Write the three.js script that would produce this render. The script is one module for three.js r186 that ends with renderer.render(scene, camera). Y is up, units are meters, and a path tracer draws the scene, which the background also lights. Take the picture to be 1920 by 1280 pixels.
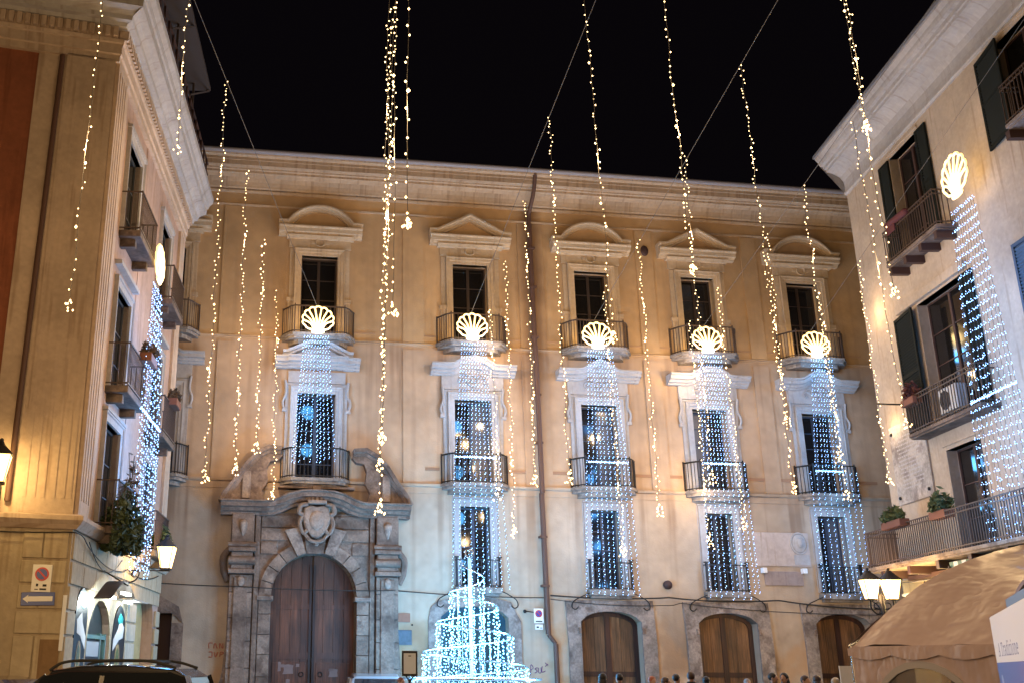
import * as THREE from 'three';
import { mergeGeometries, mergeVertices } from 'three/addons/utils/BufferGeometryUtils.js';
import { MarchingCubes } from 'three/addons/objects/MarchingCubes.js';
import { RoundedBoxGeometry } from 'three/addons/geometries/RoundedBoxGeometry.js';

// ---------------------------------------------------------------- camera, sky, sun, exposure
const scene = new THREE.Scene();
const camera = new THREE.PerspectiveCamera(36.875, 1.5, 0.1, 600);
camera.position.set(0, 1.75, 0);
camera.rotation.set(0.305867, 0, 0.0088448);
camera.setViewOffset(1920, 1280, 268.56, 0, 1920, 1280);
scene.add(camera);
{
  const w = 64, h = 32, d = new Float32Array(w * h * 4);
  for (let y = 0; y < h; y++) for (let x = 0; x < w; x++) {
    const up = Math.max(0, (y + 0.5) / h * 2 - 1), glow = Math.exp(-up * 5) * 0.0006, i = (y * w + x) * 4;
    d[i] = 0.0022 + glow * 1.3; d[i + 1] = 0.0016 + glow; d[i + 2] = 0.0024 + glow * 0.7; d[i + 3] = 1;
  }
  const t = new THREE.DataTexture(d, w, h, THREE.RGBAFormat, THREE.FloatType);
  t.mapping = THREE.EquirectangularReflectionMapping; t.magFilter = THREE.LinearFilter; t.needsUpdate = true;
  scene.background = t; scene.environment = t;
}
const sun = new THREE.DirectionalLight(new THREE.Color().setRGB(1, 0.86, 0.7), 0.03);   // the moon, high behind the square
sun.position.set(-12, 40, 30); sun.castShadow = true; sun.shadow.radius = 20;
Object.assign(sun.shadow.camera, { left: -40, right: 40, top: 40, bottom: -40, far: 160 });
scene.add(sun, sun.target);
const renderer = new THREE.WebGLRenderer({ antialias: true });
renderer.setSize(1024, 682);
renderer.toneMapping = THREE.LinearToneMapping;
renderer.toneMappingExposure = 0.97;
renderer.shadowMap.enabled = true;
const STRING_LIGHT = 9.6, STRING_COLOR = [1, 0.67, 0.34], CURTAIN_LIGHT = 4.9, SHELL_LIGHT = 1.8, TREE_LIGHT = 68, LANTERN_LIGHT = 20;

// ---------------------------------------------------------------- helpers
let seed = 7;
const rnd = () => { seed |= 0; seed = seed + 0x6D2B79F5 | 0; let t = Math.imul(seed ^ seed >>> 15, 1 | seed); t = t + Math.imul(t ^ t >>> 7, 61 | t) ^ t; return ((t ^ t >>> 14) >>> 0) / 4294967296; };
const rr = (a, b) => a + (b - a) * rnd();
const V = (x, y, z) => new THREE.Vector3(x, y, z);
const names = {};
const numbered = (n) => { const k = names[n] = (names[n] ?? -1) + 1; return k ? `${n}_${String(k).padStart(3, '0')}` : n; };
const Y0 = 0.25;                                   // the facades' own height zero lies a quarter metre above the square
function tag(o, label, category, group) { o.userData.label = label; o.userData.category = category; if (group) o.userData.group = group; return o; }
function thing(name, label, category, pos = [0, 0, 0], turn = 0, group) {
  const o = new THREE.Group(); o.name = numbered(name); o.position.set(...pos); o.rotation.y = turn; scene.add(o);
  return tag(o, label, category, group);
}
const soup = (g) => { const q = g.index ? g.toNonIndexed() : g; for (const k of Object.keys(q.attributes)) if (!['position', 'normal', 'uv'].includes(k)) q.deleteAttribute(k); q.morphAttributes = {}; return q; };
function metreUV(g) {                              // uv in metres, by the face's main direction
  const p = g.attributes.position, n = g.attributes.normal, uv = new Float32Array(p.count * 2);
  for (let i = 0; i < p.count; i++) {
    const ax = Math.abs(n.getX(i)), ay = Math.abs(n.getY(i)), az = Math.abs(n.getZ(i));
    uv[2 * i] = az >= ax && az >= ay ? p.getX(i) : ax >= ay ? p.getZ(i) : p.getX(i);
    uv[2 * i + 1] = az >= ax && az >= ay ? p.getY(i) : ax >= ay ? p.getY(i) : p.getZ(i);
  }
  g.setAttribute('uv', new THREE.BufferAttribute(uv, 2)); return g;
}
function join(list, keepUV) {
  const gs = list.flat(9).filter(Boolean).map(soup);
  for (const g of gs) if (!g.attributes.uv) g.setAttribute('uv', new THREE.BufferAttribute(new Float32Array(g.attributes.position.count * 2), 2));
  const g = gs.length > 1 ? mergeGeometries(gs) : gs[0];
  return keepUV ? g : metreUV(g);
}
function mesh(name, list, mat, parent, opt = {}) {
  const g = Array.isArray(list) ? join(list, opt.keepUV) : list;
  const m = new THREE.Mesh(g, mat);
  m.name = parent ? name : numbered(name); m.castShadow = m.receiveShadow = true;
  if (opt.stuff) m.userData.kind = 'stuff';
  if (opt.label) m.userData.label = opt.label;
  (parent ?? scene).add(m); return m;
}
const part = (name, parent) => { const g = new THREE.Group(); g.name = name; parent.add(g); return g; };
const bx = (x0, x1, y0, y1, z0, z1) => new THREE.BoxGeometry(x1 - x0, y1 - y0, z1 - z0).translate((x0 + x1) / 2, (y0 + y1) / 2, (z0 + z1) / 2);
const rbx = (x0, x1, y0, y1, z0, z1, r = 0.02) => new RoundedBoxGeometry(x1 - x0, y1 - y0, z1 - z0, 1, r).translate((x0 + x1) / 2, (y0 + y1) / 2, (z0 + z1) / 2);
function bar(a, b, t, t2 = t) {
  const d = b.clone().sub(a), L = d.length(), g = new THREE.BoxGeometry(t, L, t2);
  g.applyQuaternion(new THREE.Quaternion().setFromUnitVectors(V(0, 1, 0), d.divideScalar(L)));
  return g.translate((a.x + b.x) / 2, (a.y + b.y) / 2, (a.z + b.z) / 2);
}
function rod(a, b, r, n = 6, r2 = r) {
  const d = b.clone().sub(a), L = d.length(), g = new THREE.CylinderGeometry(r2, r, L, n);
  g.applyQuaternion(new THREE.Quaternion().setFromUnitVectors(V(0, 1, 0), d.divideScalar(L)));
  return g.translate((a.x + b.x) / 2, (a.y + b.y) / 2, (a.z + b.z) / 2);
}
const tube = (pts, r, seg = 24, n = 5) => new THREE.TubeGeometry(new THREE.CatmullRomCurve3(pts), seg, r, n, false);
const ball = (x, y, z, r, n = 8) => new THREE.SphereGeometry(r, n, Math.max(4, n - 2)).translate(x, y, z);
const lathe = (pts, x, y, z, n = 12) => new THREE.LatheGeometry(pts.map(([a, b]) => new THREE.Vector2(a, b)), n).translate(x, y, z);
const extr = (shape, z0, z1, seg = 12) => new THREE.ExtrudeGeometry(shape, { depth: z1 - z0, bevelEnabled: false, curveSegments: seg }).translate(0, 0, z0);
const poly = (pts) => new THREE.Shape(pts.map(([a, b]) => new THREE.Vector2(a, b)));
const plan = (pts, y0, y1) => new THREE.ExtrudeGeometry(poly(pts), { depth: y1 - y0, bevelEnabled: false }).rotateX(Math.PI / 2).translate(0, y1, 0);   // pts are (x, z)
function sweep(path, prof) {                       // a moulding: path in (x, y), profile of (offset to the left of the path, z)
  const P = path.map(([a, b]) => new THREE.Vector2(a, b)), n = P.length, N = [];
  for (let i = 0; i < n; i++) {
    const d0 = P[Math.min(i + 1, n - 1)].clone().sub(P[Math.min(i + 1, n - 1) === i ? i - 1 : i]).normalize(), d1 = i ? P[i].clone().sub(P[i - 1]).normalize() : d0;
    const a = new THREE.Vector2(-d0.y, d0.x), b = new THREE.Vector2(-d1.y, d1.x), m = a.add(b).normalize();
    N.push(m.divideScalar(Math.max(0.35, m.dot(b))));
  }
  const v = [], at = (i, k) => [P[i].x + N[i].x * prof[k][0], P[i].y + N[i].y * prof[k][0], prof[k][1]];
  for (let i = 0; i < n - 1; i++) for (let k = 0; k < prof.length - 1; k++) v.push(...at(i, k), ...at(i + 1, k), ...at(i + 1, k + 1), ...at(i, k), ...at(i + 1, k + 1), ...at(i, k + 1));
  for (const i of [0, n - 1]) for (let k = 1; k < prof.length - 1; k++) v.push(...(i ? [...at(i, 0), ...at(i, k), ...at(i, k + 1)] : [...at(i, 0), ...at(i, k + 1), ...at(i, k)]));
  const g = new THREE.BufferGeometry(); g.setAttribute('position', new THREE.BufferAttribute(new Float32Array(v), 3));
  g.computeVertexNormals();
  // faces must look outwards (+z side)
  return g;
}
const arcPts = (cx, cy, rx, ry, a0, a1, n) => Array.from({ length: n + 1 }, (_, i) => { const a = a0 + (a1 - a0) * i / n; return [cx + rx * Math.cos(a), cy + ry * Math.sin(a)]; });

// ---------------------------------------------------------------- textures
function lattice(period, s) { const r = new Float32Array(period * period); let q = s * 7919 + 13; for (let i = 0; i < r.length; i++) { q = Math.imul(q ^ (q >>> 15), 0x2c1b3c6d) + 0x9e3779b9 | 0; let t = Math.imul(q ^ q >>> 13, 0x297a2d39); r[i] = ((t ^ t >>> 16) >>> 0) / 4294967296; } return r; }
function noiseField(px, py, s) {
  const p = Math.max(px, py), L = lattice(p, s);
  return (u, v) => { const x = u * px, y = v * py, x0 = Math.floor(x), y0 = Math.floor(y); let fx = x - x0, fy = y - y0; fx = fx * fx * (3 - 2 * fx); fy = fy * fy * (3 - 2 * fy);
    const g = (i, j) => L[(((j % py) + py) % py) * p + ((i % px) + px) % px], a = g(x0, y0), b = g(x0 + 1, y0), c = g(x0, y0 + 1), d = g(x0 + 1, y0 + 1);
    return a + (b - a) * fx + (c - a) * fy + (a - b - c + d) * fx * fy; };
}
function fbm(px, py, oct, s) { const f = Array.from({ length: oct }, (_, i) => noiseField(px << i, py << i, s + i * 17)); return (u, v) => { let t = 0, a = 0.5, n = 0; for (const g of f) { t += a * g(u, v); n += a; a *= 0.55; } return t / n; }; }
function tex(w, h, fn, srgb, sx = 1, sy = 1, ox = 0, oy = 0) {
  const d = new Uint8Array(w * h * 4);
  for (let y = 0; y < h; y++) for (let x = 0; x < w; x++) { const c = fn((x + 0.5) / w, (y + 0.5) / h), i = (y * w + x) * 4; for (let k = 0; k < 3; k++) d[i + k] = Math.max(0, Math.min(255, 255 * (Array.isArray(c) ? c[k] : c))); d[i + 3] = 255; }
  const t = new THREE.DataTexture(d, w, h); t.wrapS = t.wrapT = THREE.RepeatWrapping; t.magFilter = t.minFilter = THREE.LinearFilter;
  if (srgb) t.colorSpace = THREE.SRGBColorSpace; t.repeat.set(sx, sy); t.offset.set(ox, oy); t.needsUpdate = true; return t;
}
const sm = (a, b, x) => { const t = Math.max(0, Math.min(1, (x - a) / (b - a))); return t * t * (3 - 2 * t); };
const mixc = (a, b, t) => a.map((x, i) => x + (b[i] - x) * t);
// the palace wall: one picture of its own wear over 28 x 28 metres, no repeat
const wrinkleTex = (() => { const a = fbm(3, 3, 5, 71), q = fbm(10, 4, 4, 72); return tex(512, 512, (u, v) => 0.6 * a(u, v) + 0.4 * Math.abs(2 * q(u, v) - 1), false, 1 / 2.5, 1 / 2.5); })();
const palaceTex = (() => {
  const big = fbm(5, 5, 5, 1), mid = fbm(24, 24, 4, 2), streak = fbm(90, 4, 4, 3), fine = fbm(120, 120, 2, 4), peel = fbm(14, 14, 5, 5);
  return tex(1024, 1024, (u, v) => {
    const x = u * 28 - 8.4, h = v * 28 - 0.4;
    let c = mixc(mixc([0.93, 0.91, 0.89], [0.96, 0.90, 0.84], sm(6.6, 7.4, h)), [0.99, 0.895, 0.745], sm(12.0, 12.3, h)); const m = 0.86 + 0.22 * (big(u, v) - 0.5) + 0.16 * (mid(u, v) - 0.5) + 0.07 * (fine(u, v) - 0.5);
    c = c.map((k) => k * m);
    const st = sm(0.5, 0.78, streak(u, v)) * 0.35 * (sm(17.8, 15, h) * 0.4 + 0.6 * sm(1.6, 0, Math.abs(h - 11.3)) + 0.7 * sm(1.3, 0, Math.abs(h - 6.4)));
    c = mixc(c, [0.45, 0.36, 0.30], st);
    c = mixc(c, [0.36, 0.27, 0.22], 0.55 * sm(0.9, 0, Math.abs(x - 5.9) * (0.8 + mid(u, v))) * sm(7, 13, h));           // drips beside the drainpipe
    c = mixc(c, [0.42, 0.38, 0.36], sm(0.55, 0.68, peel(u, v)) * sm(4.4, 1.0, h) * 0.75);                                  // bare render near the ground
    c = mixc(c, [0.80, 0.68, 0.55], sm(0.52, 0.64, peel(v, u)) * sm(3.8, 2.4, h) * 0.5);
    return c;
  }, true, 1 / 28, 1 / 28, 8.4 / 28, 0.4 / 28);
})();
const plasterTex = (() => { const a = fbm(4, 4, 5, 21), b = fbm(40, 3, 3, 22), c = fbm(64, 64, 2, 23); return tex(512, 512, (u, v) => { const m = 0.84 + 0.26 * (a(u, v) - 0.5) + 0.08 * (c(u, v) - 0.5); return mixc([m, m * 0.985, m * 0.96], [0.5, 0.42, 0.34], sm(0.6, 0.85, b(u, v)) * 0.3); }, true, 1 / 5, 1 / 5); })();
const plasterBump = (() => { const a = fbm(16, 16, 4, 31), b = fbm(90, 90, 2, 32); return tex(512, 512, (u, v) => 0.6 * a(u, v) + 0.4 * b(u, v), false, 1 / 3, 1 / 3); })();
const stoneTex = (() => { const a = fbm(5, 5, 5, 41), b = fbm(50, 50, 2, 42), c = fbm(9, 9, 4, 43); return tex(512, 512, (u, v) => { const m = 0.78 + 0.5 * (a(u, v) - 0.5) + 0.2 * (b(u, v) - 0.5); return mixc([m, m * 0.97, m * 0.93], [0.42, 0.36, 0.34], sm(0.5, 0.75, c(u, v)) * 0.4); }, true, 1 / 2.4, 1 / 2.4); })();
const woodTex = (() => { const a = fbm(60, 3, 4, 51), b = fbm(6, 4, 4, 52); return tex(512, 512, (u, v) => { const m = 0.62 + 0.55 * (a(u, v) - 0.5) + 0.5 * (b(u, v) - 0.5); return [m * 1.05, m * 0.97, m * 0.9]; }, true, 1 / 1.2, 1 / 2.5); })();
const paveTex = (() => { const a = fbm(8, 8, 5, 61); return tex(256, 256, (u, v) => { const m = 0.7 + 0.5 * (a(u, v) - 0.5); return [m, m, m]; }, true, 1 / 3, 1 / 3); })();

function M(r, g, b, rough = 0.9, o = {}) {
  const m = new (o.physical ? THREE.MeshPhysicalMaterial : THREE.MeshStandardMaterial)({ roughness: rough, side: THREE.DoubleSide });
  m.color.setRGB(r, g, b); const { physical, glow, ...rest } = o;
  if (glow) m.emissive.setRGB(...glow);
  Object.assign(m, rest); return m;
}
const plasterLook = { map: plasterTex, bumpMap: plasterBump, bumpScale: 0.006 };
const mat = {
  palace: M(0.69, 0.56, 0.43, 0.93, { map: palaceTex, bumpMap: plasterBump, bumpScale: 0.008 }),
  trim: M(0.69, 0.53, 0.36, 0.88, plasterLook),
  whiteTrim: M(0.56, 0.54, 0.55, 0.85, plasterLook),
  cornice: M(0.68, 0.51, 0.36, 0.9, plasterLook),
  greyStone: M(0.34, 0.26, 0.22, 0.9, { map: stoneTex, bumpMap: stoneTex, bumpScale: 0.02 }),
  paleStone: M(0.48, 0.40, 0.36, 0.88, { map: stoneTex, bumpMap: stoneTex, bumpScale: 0.012 }),
  slab: M(0.40, 0.37, 0.35, 0.85, { map: stoneTex, bumpMap: stoneTex, bumpScale: 0.01 }),
  doorWood: M(0.21, 0.08, 0.045, 0.6, { map: woodTex, bumpMap: woodTex, bumpScale: 0.004 }),
  doorWood2: M(0.24, 0.095, 0.053, 0.62, { map: woodTex, bumpMap: woodTex, bumpScale: 0.004 }),
  shutterBoard: M(0.27, 0.16, 0.085, 0.65, { map: woodTex, bumpMap: woodTex, bumpScale: 0.003 }),
  darkWood: M(0.07, 0.026, 0.02, 0.6, { map: woodTex, bumpMap: woodTex, bumpScale: 0.003 }),
  frameWood: M(0.032, 0.020, 0.016, 0.6),
  frameBlue: M(0.035, 0.045, 0.07, 0.55),
  pane: M(0.010, 0.009, 0.009, 0.07, { physical: true, ior: 1.5 }),
  paneCurtain: M(0.10, 0.10, 0.11, 0.35, { physical: true, clearcoat: 1, clearcoatRoughness: 0.05 }),
  iron: M(0.018, 0.015, 0.014, 0.55, { metalness: 0.3 }),
  ironBrown: M(0.06, 0.036, 0.024, 0.6),
  pipe: M(0.10, 0.05, 0.035, 0.6),
  cable: M(0.03, 0.025, 0.022, 0.7),
  rust: M(0.09, 0.04, 0.03, 0.85, { map: stoneTex }),
  salmon: M(0.60, 0.43, 0.36, 0.92, plasterLook),
  terracotta: M(0.36, 0.12, 0.06, 0.92, plasterLook),
  cream: M(0.70, 0.55, 0.44, 0.9, plasterLook),
  creamBlock: M(0.66, 0.56, 0.40, 0.88, plasterLook),
  creamBlock2: M(0.60, 0.50, 0.36, 0.9, plasterLook),
  rightWall: M(0.64, 0.53, 0.43, 0.92, plasterLook),
  yellowWall: M(0.70, 0.56, 0.28, 0.9, plasterLook),
  greenShutter: M(0.010, 0.012, 0.010, 0.85, { physical: true, specularIntensity: 0.25 }),
  blueShutter: M(0.02, 0.06, 0.12, 0.6),
  brownDark: M(0.05, 0.022, 0.017, 0.7),
  marble: M(0.60, 0.56, 0.54, 0.6, { map: stoneTex }),
  clay: M(0.19, 0.075, 0.045, 0.85),
  leaf: M(0.045, 0.065, 0.02, 0.75), leaf2: M(0.075, 0.095, 0.03, 0.75), leafDry: M(0.10, 0.06, 0.03, 0.8),
  white: M(0.72, 0.72, 0.72, 0.5), signWhite: M(0.78, 0.76, 0.70, 0.45), signRed: M(0.55, 0.03, 0.02, 0.45), signBlue: M(0.03, 0.07, 0.30, 0.4),
  paint: M(0.014, 0.013, 0.016, 0.22, { physical: true, clearcoat: 1, clearcoatRoughness: 0.05 }),
  silver: M(0.42, 0.43, 0.46, 0.3, { physical: true, clearcoat: 1, clearcoatRoughness: 0.06, metalness: 0.4 }),
  carGlass: M(0.012, 0.014, 0.018, 0.05, { physical: true, clearcoat: 1 }),
  tyre: M(0.02, 0.02, 0.02, 0.85), chrome: M(0.55, 0.55, 0.56, 0.25, { metalness: 0.9 }),
  tail: M(0.35, 0.01, 0.01, 0.25),
  ledWarm: M(0.9, 0.8, 0.6, 0.4, { glow: [5.5, 3.7, 1.7] }),
  ledCold: M(0.8, 0.9, 1, 0.4, { glow: [1.1, 2.2, 4.8] }),
  ledTree: M(0.8, 0.95, 1, 0.4, { glow: [0.95, 2.7, 4.6] }),
  barCold: M(0.8, 0.9, 1, 0.4, { glow: [0.8, 2.0, 3.4] }),
  rope: M(0.95, 0.85, 0.6, 0.4, { glow: [2.2, 1.45, 0.48] }),
  lampGlass: M(0.9, 0.8, 0.5, 0.4, { glow: [7, 4.3, 1.25] }),
  tubeWhite: M(0.9, 0.95, 1, 0.4, { glow: [5, 5.4, 5.2] }),
  tubeWarm: M(1, 0.95, 0.75, 0.4, { glow: [6, 5.2, 3.0] }),
  wire: M(0.10, 0.09, 0.08, 0.6), greenWire: M(0.02, 0.03, 0.025, 0.6),
};
function point(color, intensity, x, y, z, parent = scene, size = 3) {
  const l = new THREE.PointLight(new THREE.Color().setRGB(...color), intensity, 0, 2);
  l.position.set(x, y, z); l.castShadow = true; l.shadow.radius = size; parent.add(l); return l;
}
// small bulbs, merged
const bulbShape = soup(new THREE.OctahedronGeometry(1, 0)).attributes.position.array;
function bulbs(pts, r, tall = 1.5) {
  const n = bulbShape.length / 3, a = new Float32Array(pts.length * bulbShape.length);
  pts.forEach(([x, y, z, s = 1], i) => { for (let k = 0; k < n; k++) { const o = (i * n + k) * 3; a[o] = x + bulbShape[k * 3] * r * s; a[o + 1] = y + bulbShape[k * 3 + 1] * r * s * tall; a[o + 2] = z + bulbShape[k * 3 + 2] * r * s; } });
  const g = new THREE.BufferGeometry(); g.setAttribute('position', new THREE.BufferAttribute(a, 3)); g.computeVertexNormals();
  g.setAttribute('uv', new THREE.BufferAttribute(new Float32Array(a.length / 3 * 2), 2)); return g;
}

// ---------------------------------------------------------------- ground
{
  const g = mesh('ground', [new THREE.PlaneGeometry(400, 400, 1, 1).rotateX(-Math.PI / 2)], M(0.075, 0.072, 0.07, 0.75, { map: paveTex, bumpMap: stoneTex, bumpScale: 0.01 }));
  g.userData.kind = 'structure';
}

// ---------------------------------------------------------------- the palace at the end of the square
const PAL = { pos: [0, Y0, -34], turn: 0.127312 };
const palMatrix = new THREE.Matrix4().makeRotationY(PAL.turn).setPosition(0, Y0, -34);
const onPalace = (u, h, n) => V(u, h, n).applyMatrix4(palMatrix);
const palace = thing('palace', 'long three-storey palace with ochre plaster front, pedimented windows and a stone gateway', 'palace', PAL.pos, PAL.turn);
const COL = [-7.1, -1.78, 3.65, 8.17, 12.26, 16.4];
const PORT = -1.72;
const rect = (x0, x1, y0, y1) => new THREE.Path([[x0, y0], [x1, y0], [x1, y1], [x0, y1]].map(([a, b]) => new THREE.Vector2(a, b)));
const segArch = (cx, hw, y0, spring, top) => { const p = [[cx - hw, y0], [cx + hw, y0]], rise = top - spring; for (let i = 0; i <= 10; i++) { const t = 1 - i / 5; p.push([cx + hw * t, spring + rise * Math.sqrt(Math.max(0, 1 - t * t * 0.96)) ]); } return p; };
const DOORS = [[3.55, 1.12, 3.35], [8.15, 1.04, 3.26], [12.22, 1.04, 3.26], [16.36, 1.0, 3.29]];
{
  const s = poly([[-8.4, -0.25], [18.95, -0.25], [18.95, 17.72], [-8.4, 17.72]]);
  for (const c of COL) { s.holes.push(rect(c - 0.64, c + 0.64, 12.2, 15.3)); s.holes.push(rect(c - 0.65, c + 0.65, 7.25, 10.28)); }
  for (const c of COL.slice(2)) s.holes.push(rect(c - 0.5, c + 0.5, 3.98, 6.6));
  s.holes.push(new THREE.Path([...[[PORT - 1.37, -0.25], [PORT + 1.37, -0.25]], ...arcPts(PORT, 3.55, 1.37, 1.37, 0, Math.PI, 24)].map(([a, b]) => new THREE.Vector2(a, b))));
  for (const [c, hw, top] of DOORS) s.holes.push(new THREE.Path(segArch(c, hw, -0.25, top - 0.42, top).map(([a, b]) => new THREE.Vector2(a, b))));
  s.holes.push(rect(-7.3, -6.15, -0.25, 3.0));
  mesh('wall', [extr(s, -0.55, 0)], mat.palace, palace);
  mesh('rear_wing', [bx(-8.4, 18.95, -0.25, 17.6, -12, -0.62)], mat.palace, palace);
}
// cornice, frieze and string courses
{
  const L = -8.4, R = 18.98, hz = (h, prof) => sweep([[L, h], [R, h]], prof);
  mesh('cornice', [
    hz(17.72, [[0, -0.3], [0, 0.10], [0.04, 0.13], [0.10, 0.14], [0.22, 0.18], [0.36, 0.27], [0.44, 0.36], [0.46, 0.44], [0.54, 0.44], [0.56, 0.52], [0.60, 0.52], [0.62, 0.72], [0.80, 0.72], [0.80, 0.76], [0.90, 0.76], [0.94, 0.88], [1.02, 0.90], [1.02, -0.3]]),
    hz(17.08, [[0, -0.05], [0, 0.045], [0.06, 0.06], [0.06, -0.05]]), hz(17.58, [[0, -0.05], [0, 0.05], [0.06, 0.075], [0.10, 0.075], [0.10, -0.05]]),
  ], mat.cornice, palace);
  mesh('gutter', [tube([V(L, 18.78, 0.93), V(5, 18.8, 0.93), V(R, 18.78, 0.93)], 0.09, 2, 8)], M(0.30, 0.28, 0.30, 0.5), palace);
  mesh('string_course', [hz(12.02, [[0.12, -0.02], [0.12, 0.03], [0.16, 0.04], [0.18, 0.065], [0.22, 0.065], [0.22, -0.02]])], mat.palace, palace);
  mesh('string_course', [hz(7.0, [[0, -0.02], [0, 0.03], [0.2, 0.04], [0.23, 0.1], [0.28, 0.13], [0.31, 0.13], [0.31, -0.02]])], mat.palace, palace);
  mesh('roof', [plan([[L - 0.1, -0.9], [R + 0.1, -0.9], [R + 0.1, 12.2], [L - 0.1, 12.2]].map(([x, z]) => [x, -z]), 18.78, 18.9)], M(0.16, 0.08, 0.05, 0.9), palace);
  for (const [a, b] of [[-5.2, -4.65], [1.2, 1.95], [5.45, 6.4], [9.95, 10.6], [14.1, 14.7]]) {
    mesh('pilaster_strip', [bx(a, b, 12.26, 17.05, 0, 0.045)], mat.palace, palace);
    mesh('pilaster_strip', [bx(a, b, 7.33, 12.0, 0, 0.045)], mat.palace, palace);
  }
  for (const c of COL.slice(2)) mesh('wall_band', [bx(c - 2.0, c - 1.2, 7.78, 7.88, 0, 0.03), bx(c + 1.2, c + 1.95, 7.78, 7.88, 0, 0.03)], M(0.34, 0.2, 0.12, 0.9), palace, { stuff: true });
  for (const c of COL.slice(1)) mesh('wall_band', [bx(c - 2.1, c - 1.25, 12.5, 12.56, 0, 0.025), bx(c + 1.25, c + 2.0, 12.5, 12.56, 0, 0.025)], M(0.40, 0.25, 0.14, 0.9), palace, { stuff: true });
}
{ // drainpipe
  const g = [tube([V(5.99, 18.7, 0.86), V(5.97, 18.0, 0.55), V(5.9, 17.4, 0.16), V(5.9, 17.0, 0.12)], 0.075, 12, 8), rod(V(5.9, 17.0, 0.12), V(5.92, 12.3, 0.14), 0.09, 8), rod(V(5.92, 12.3, 0.2), V(5.94, 7.1, 0.22), 0.09, 8), rod(V(5.94, 7.1, 0.14), V(5.97, 2.5, 0.13), 0.09, 8), rod(V(5.97, 2.5, 0.13), V(6.2, 2.2, 0.13), 0.07, 8), rod(V(6.2, 2.2, 0.13), V(6.2, -0.2, 0.13), 0.085, 8)];
  for (const h of [16, 14.5, 12.6, 10.5, 8.8, 5.6, 4.0]) g.push(bx(5.8, 6.05, h, h + 0.07, 0, 0.24));
  mesh('drainpipe', g, mat.pipe, palace);
}
// windows
const paneCache = {};
function casement(w, cx, h0, h1, hw, cols, rows, n, frame, paneOf) {       // frame bars and a sheet of glass in every light
  const f = 0.055, g = [bx(cx - hw, cx - hw + f, h0, h1, n - 0.05, n), bx(cx + hw - f, cx + hw, h0, h1, n - 0.05, n), bx(cx - hw + f, cx + hw - f, h1 - f, h1, n - 0.05, n), bx(cx - hw + f, cx + hw - f, h0, h0 + f, n - 0.05, n)];
  const W = 2 * hw - 2 * f, H = h1 - h0 - 2 * f;
  for (let i = 1; i < cols; i++) { const x = cx - hw + f + W * i / cols, t = i * 2 === cols ? 0.05 : 0.018; g.push(bx(x - t, x + t, h0 + f, h1 - f, n - 0.045, n + (t > 0.03 ? 0.012 : -0.004))); }
  for (let j = 1; j < rows; j++) { const y = h0 + f + H * j / rows; for (let i = 0; i < cols; i++) { const x0 = cx - hw + f + W * i / cols, x1 = x0 + W / cols; g.push(bx(x0 + 0.02, x1 - 0.02, y - 0.016, y + 0.016, n - 0.042, n - 0.007)); } }
  mesh('frame', g, frame, w);
  const pw = W / cols, ph = H / rows, key = pw.toFixed(3) + ph.toFixed(3);
  const geo = paneCache[key] ??= metreUV(soup(new THREE.BoxGeometry(pw - 0.004, ph - 0.004, 0.008)));
  for (let i = 0; i < cols; i++) for (let j = 0; j < rows; j++) {
    const p = mesh('pane', geo, paneOf(i, j), w);
    p.position.set(cx - hw + f + pw * (i + 0.5), h0 + f + ph * (j + 0.5), n - 0.03); p.rotation.set(rr(-0.006, 0.006), rr(-0.008, 0.008), 0);
  }
}
const archProf = (d, n) => [[0, 0], [0, n * 0.55], [d * 0.25, n * 0.6], [d * 0.3, n * 0.72], [d * 0.6, n * 0.85], [d * 0.72, n], [d, n], [d, 0]];
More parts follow.
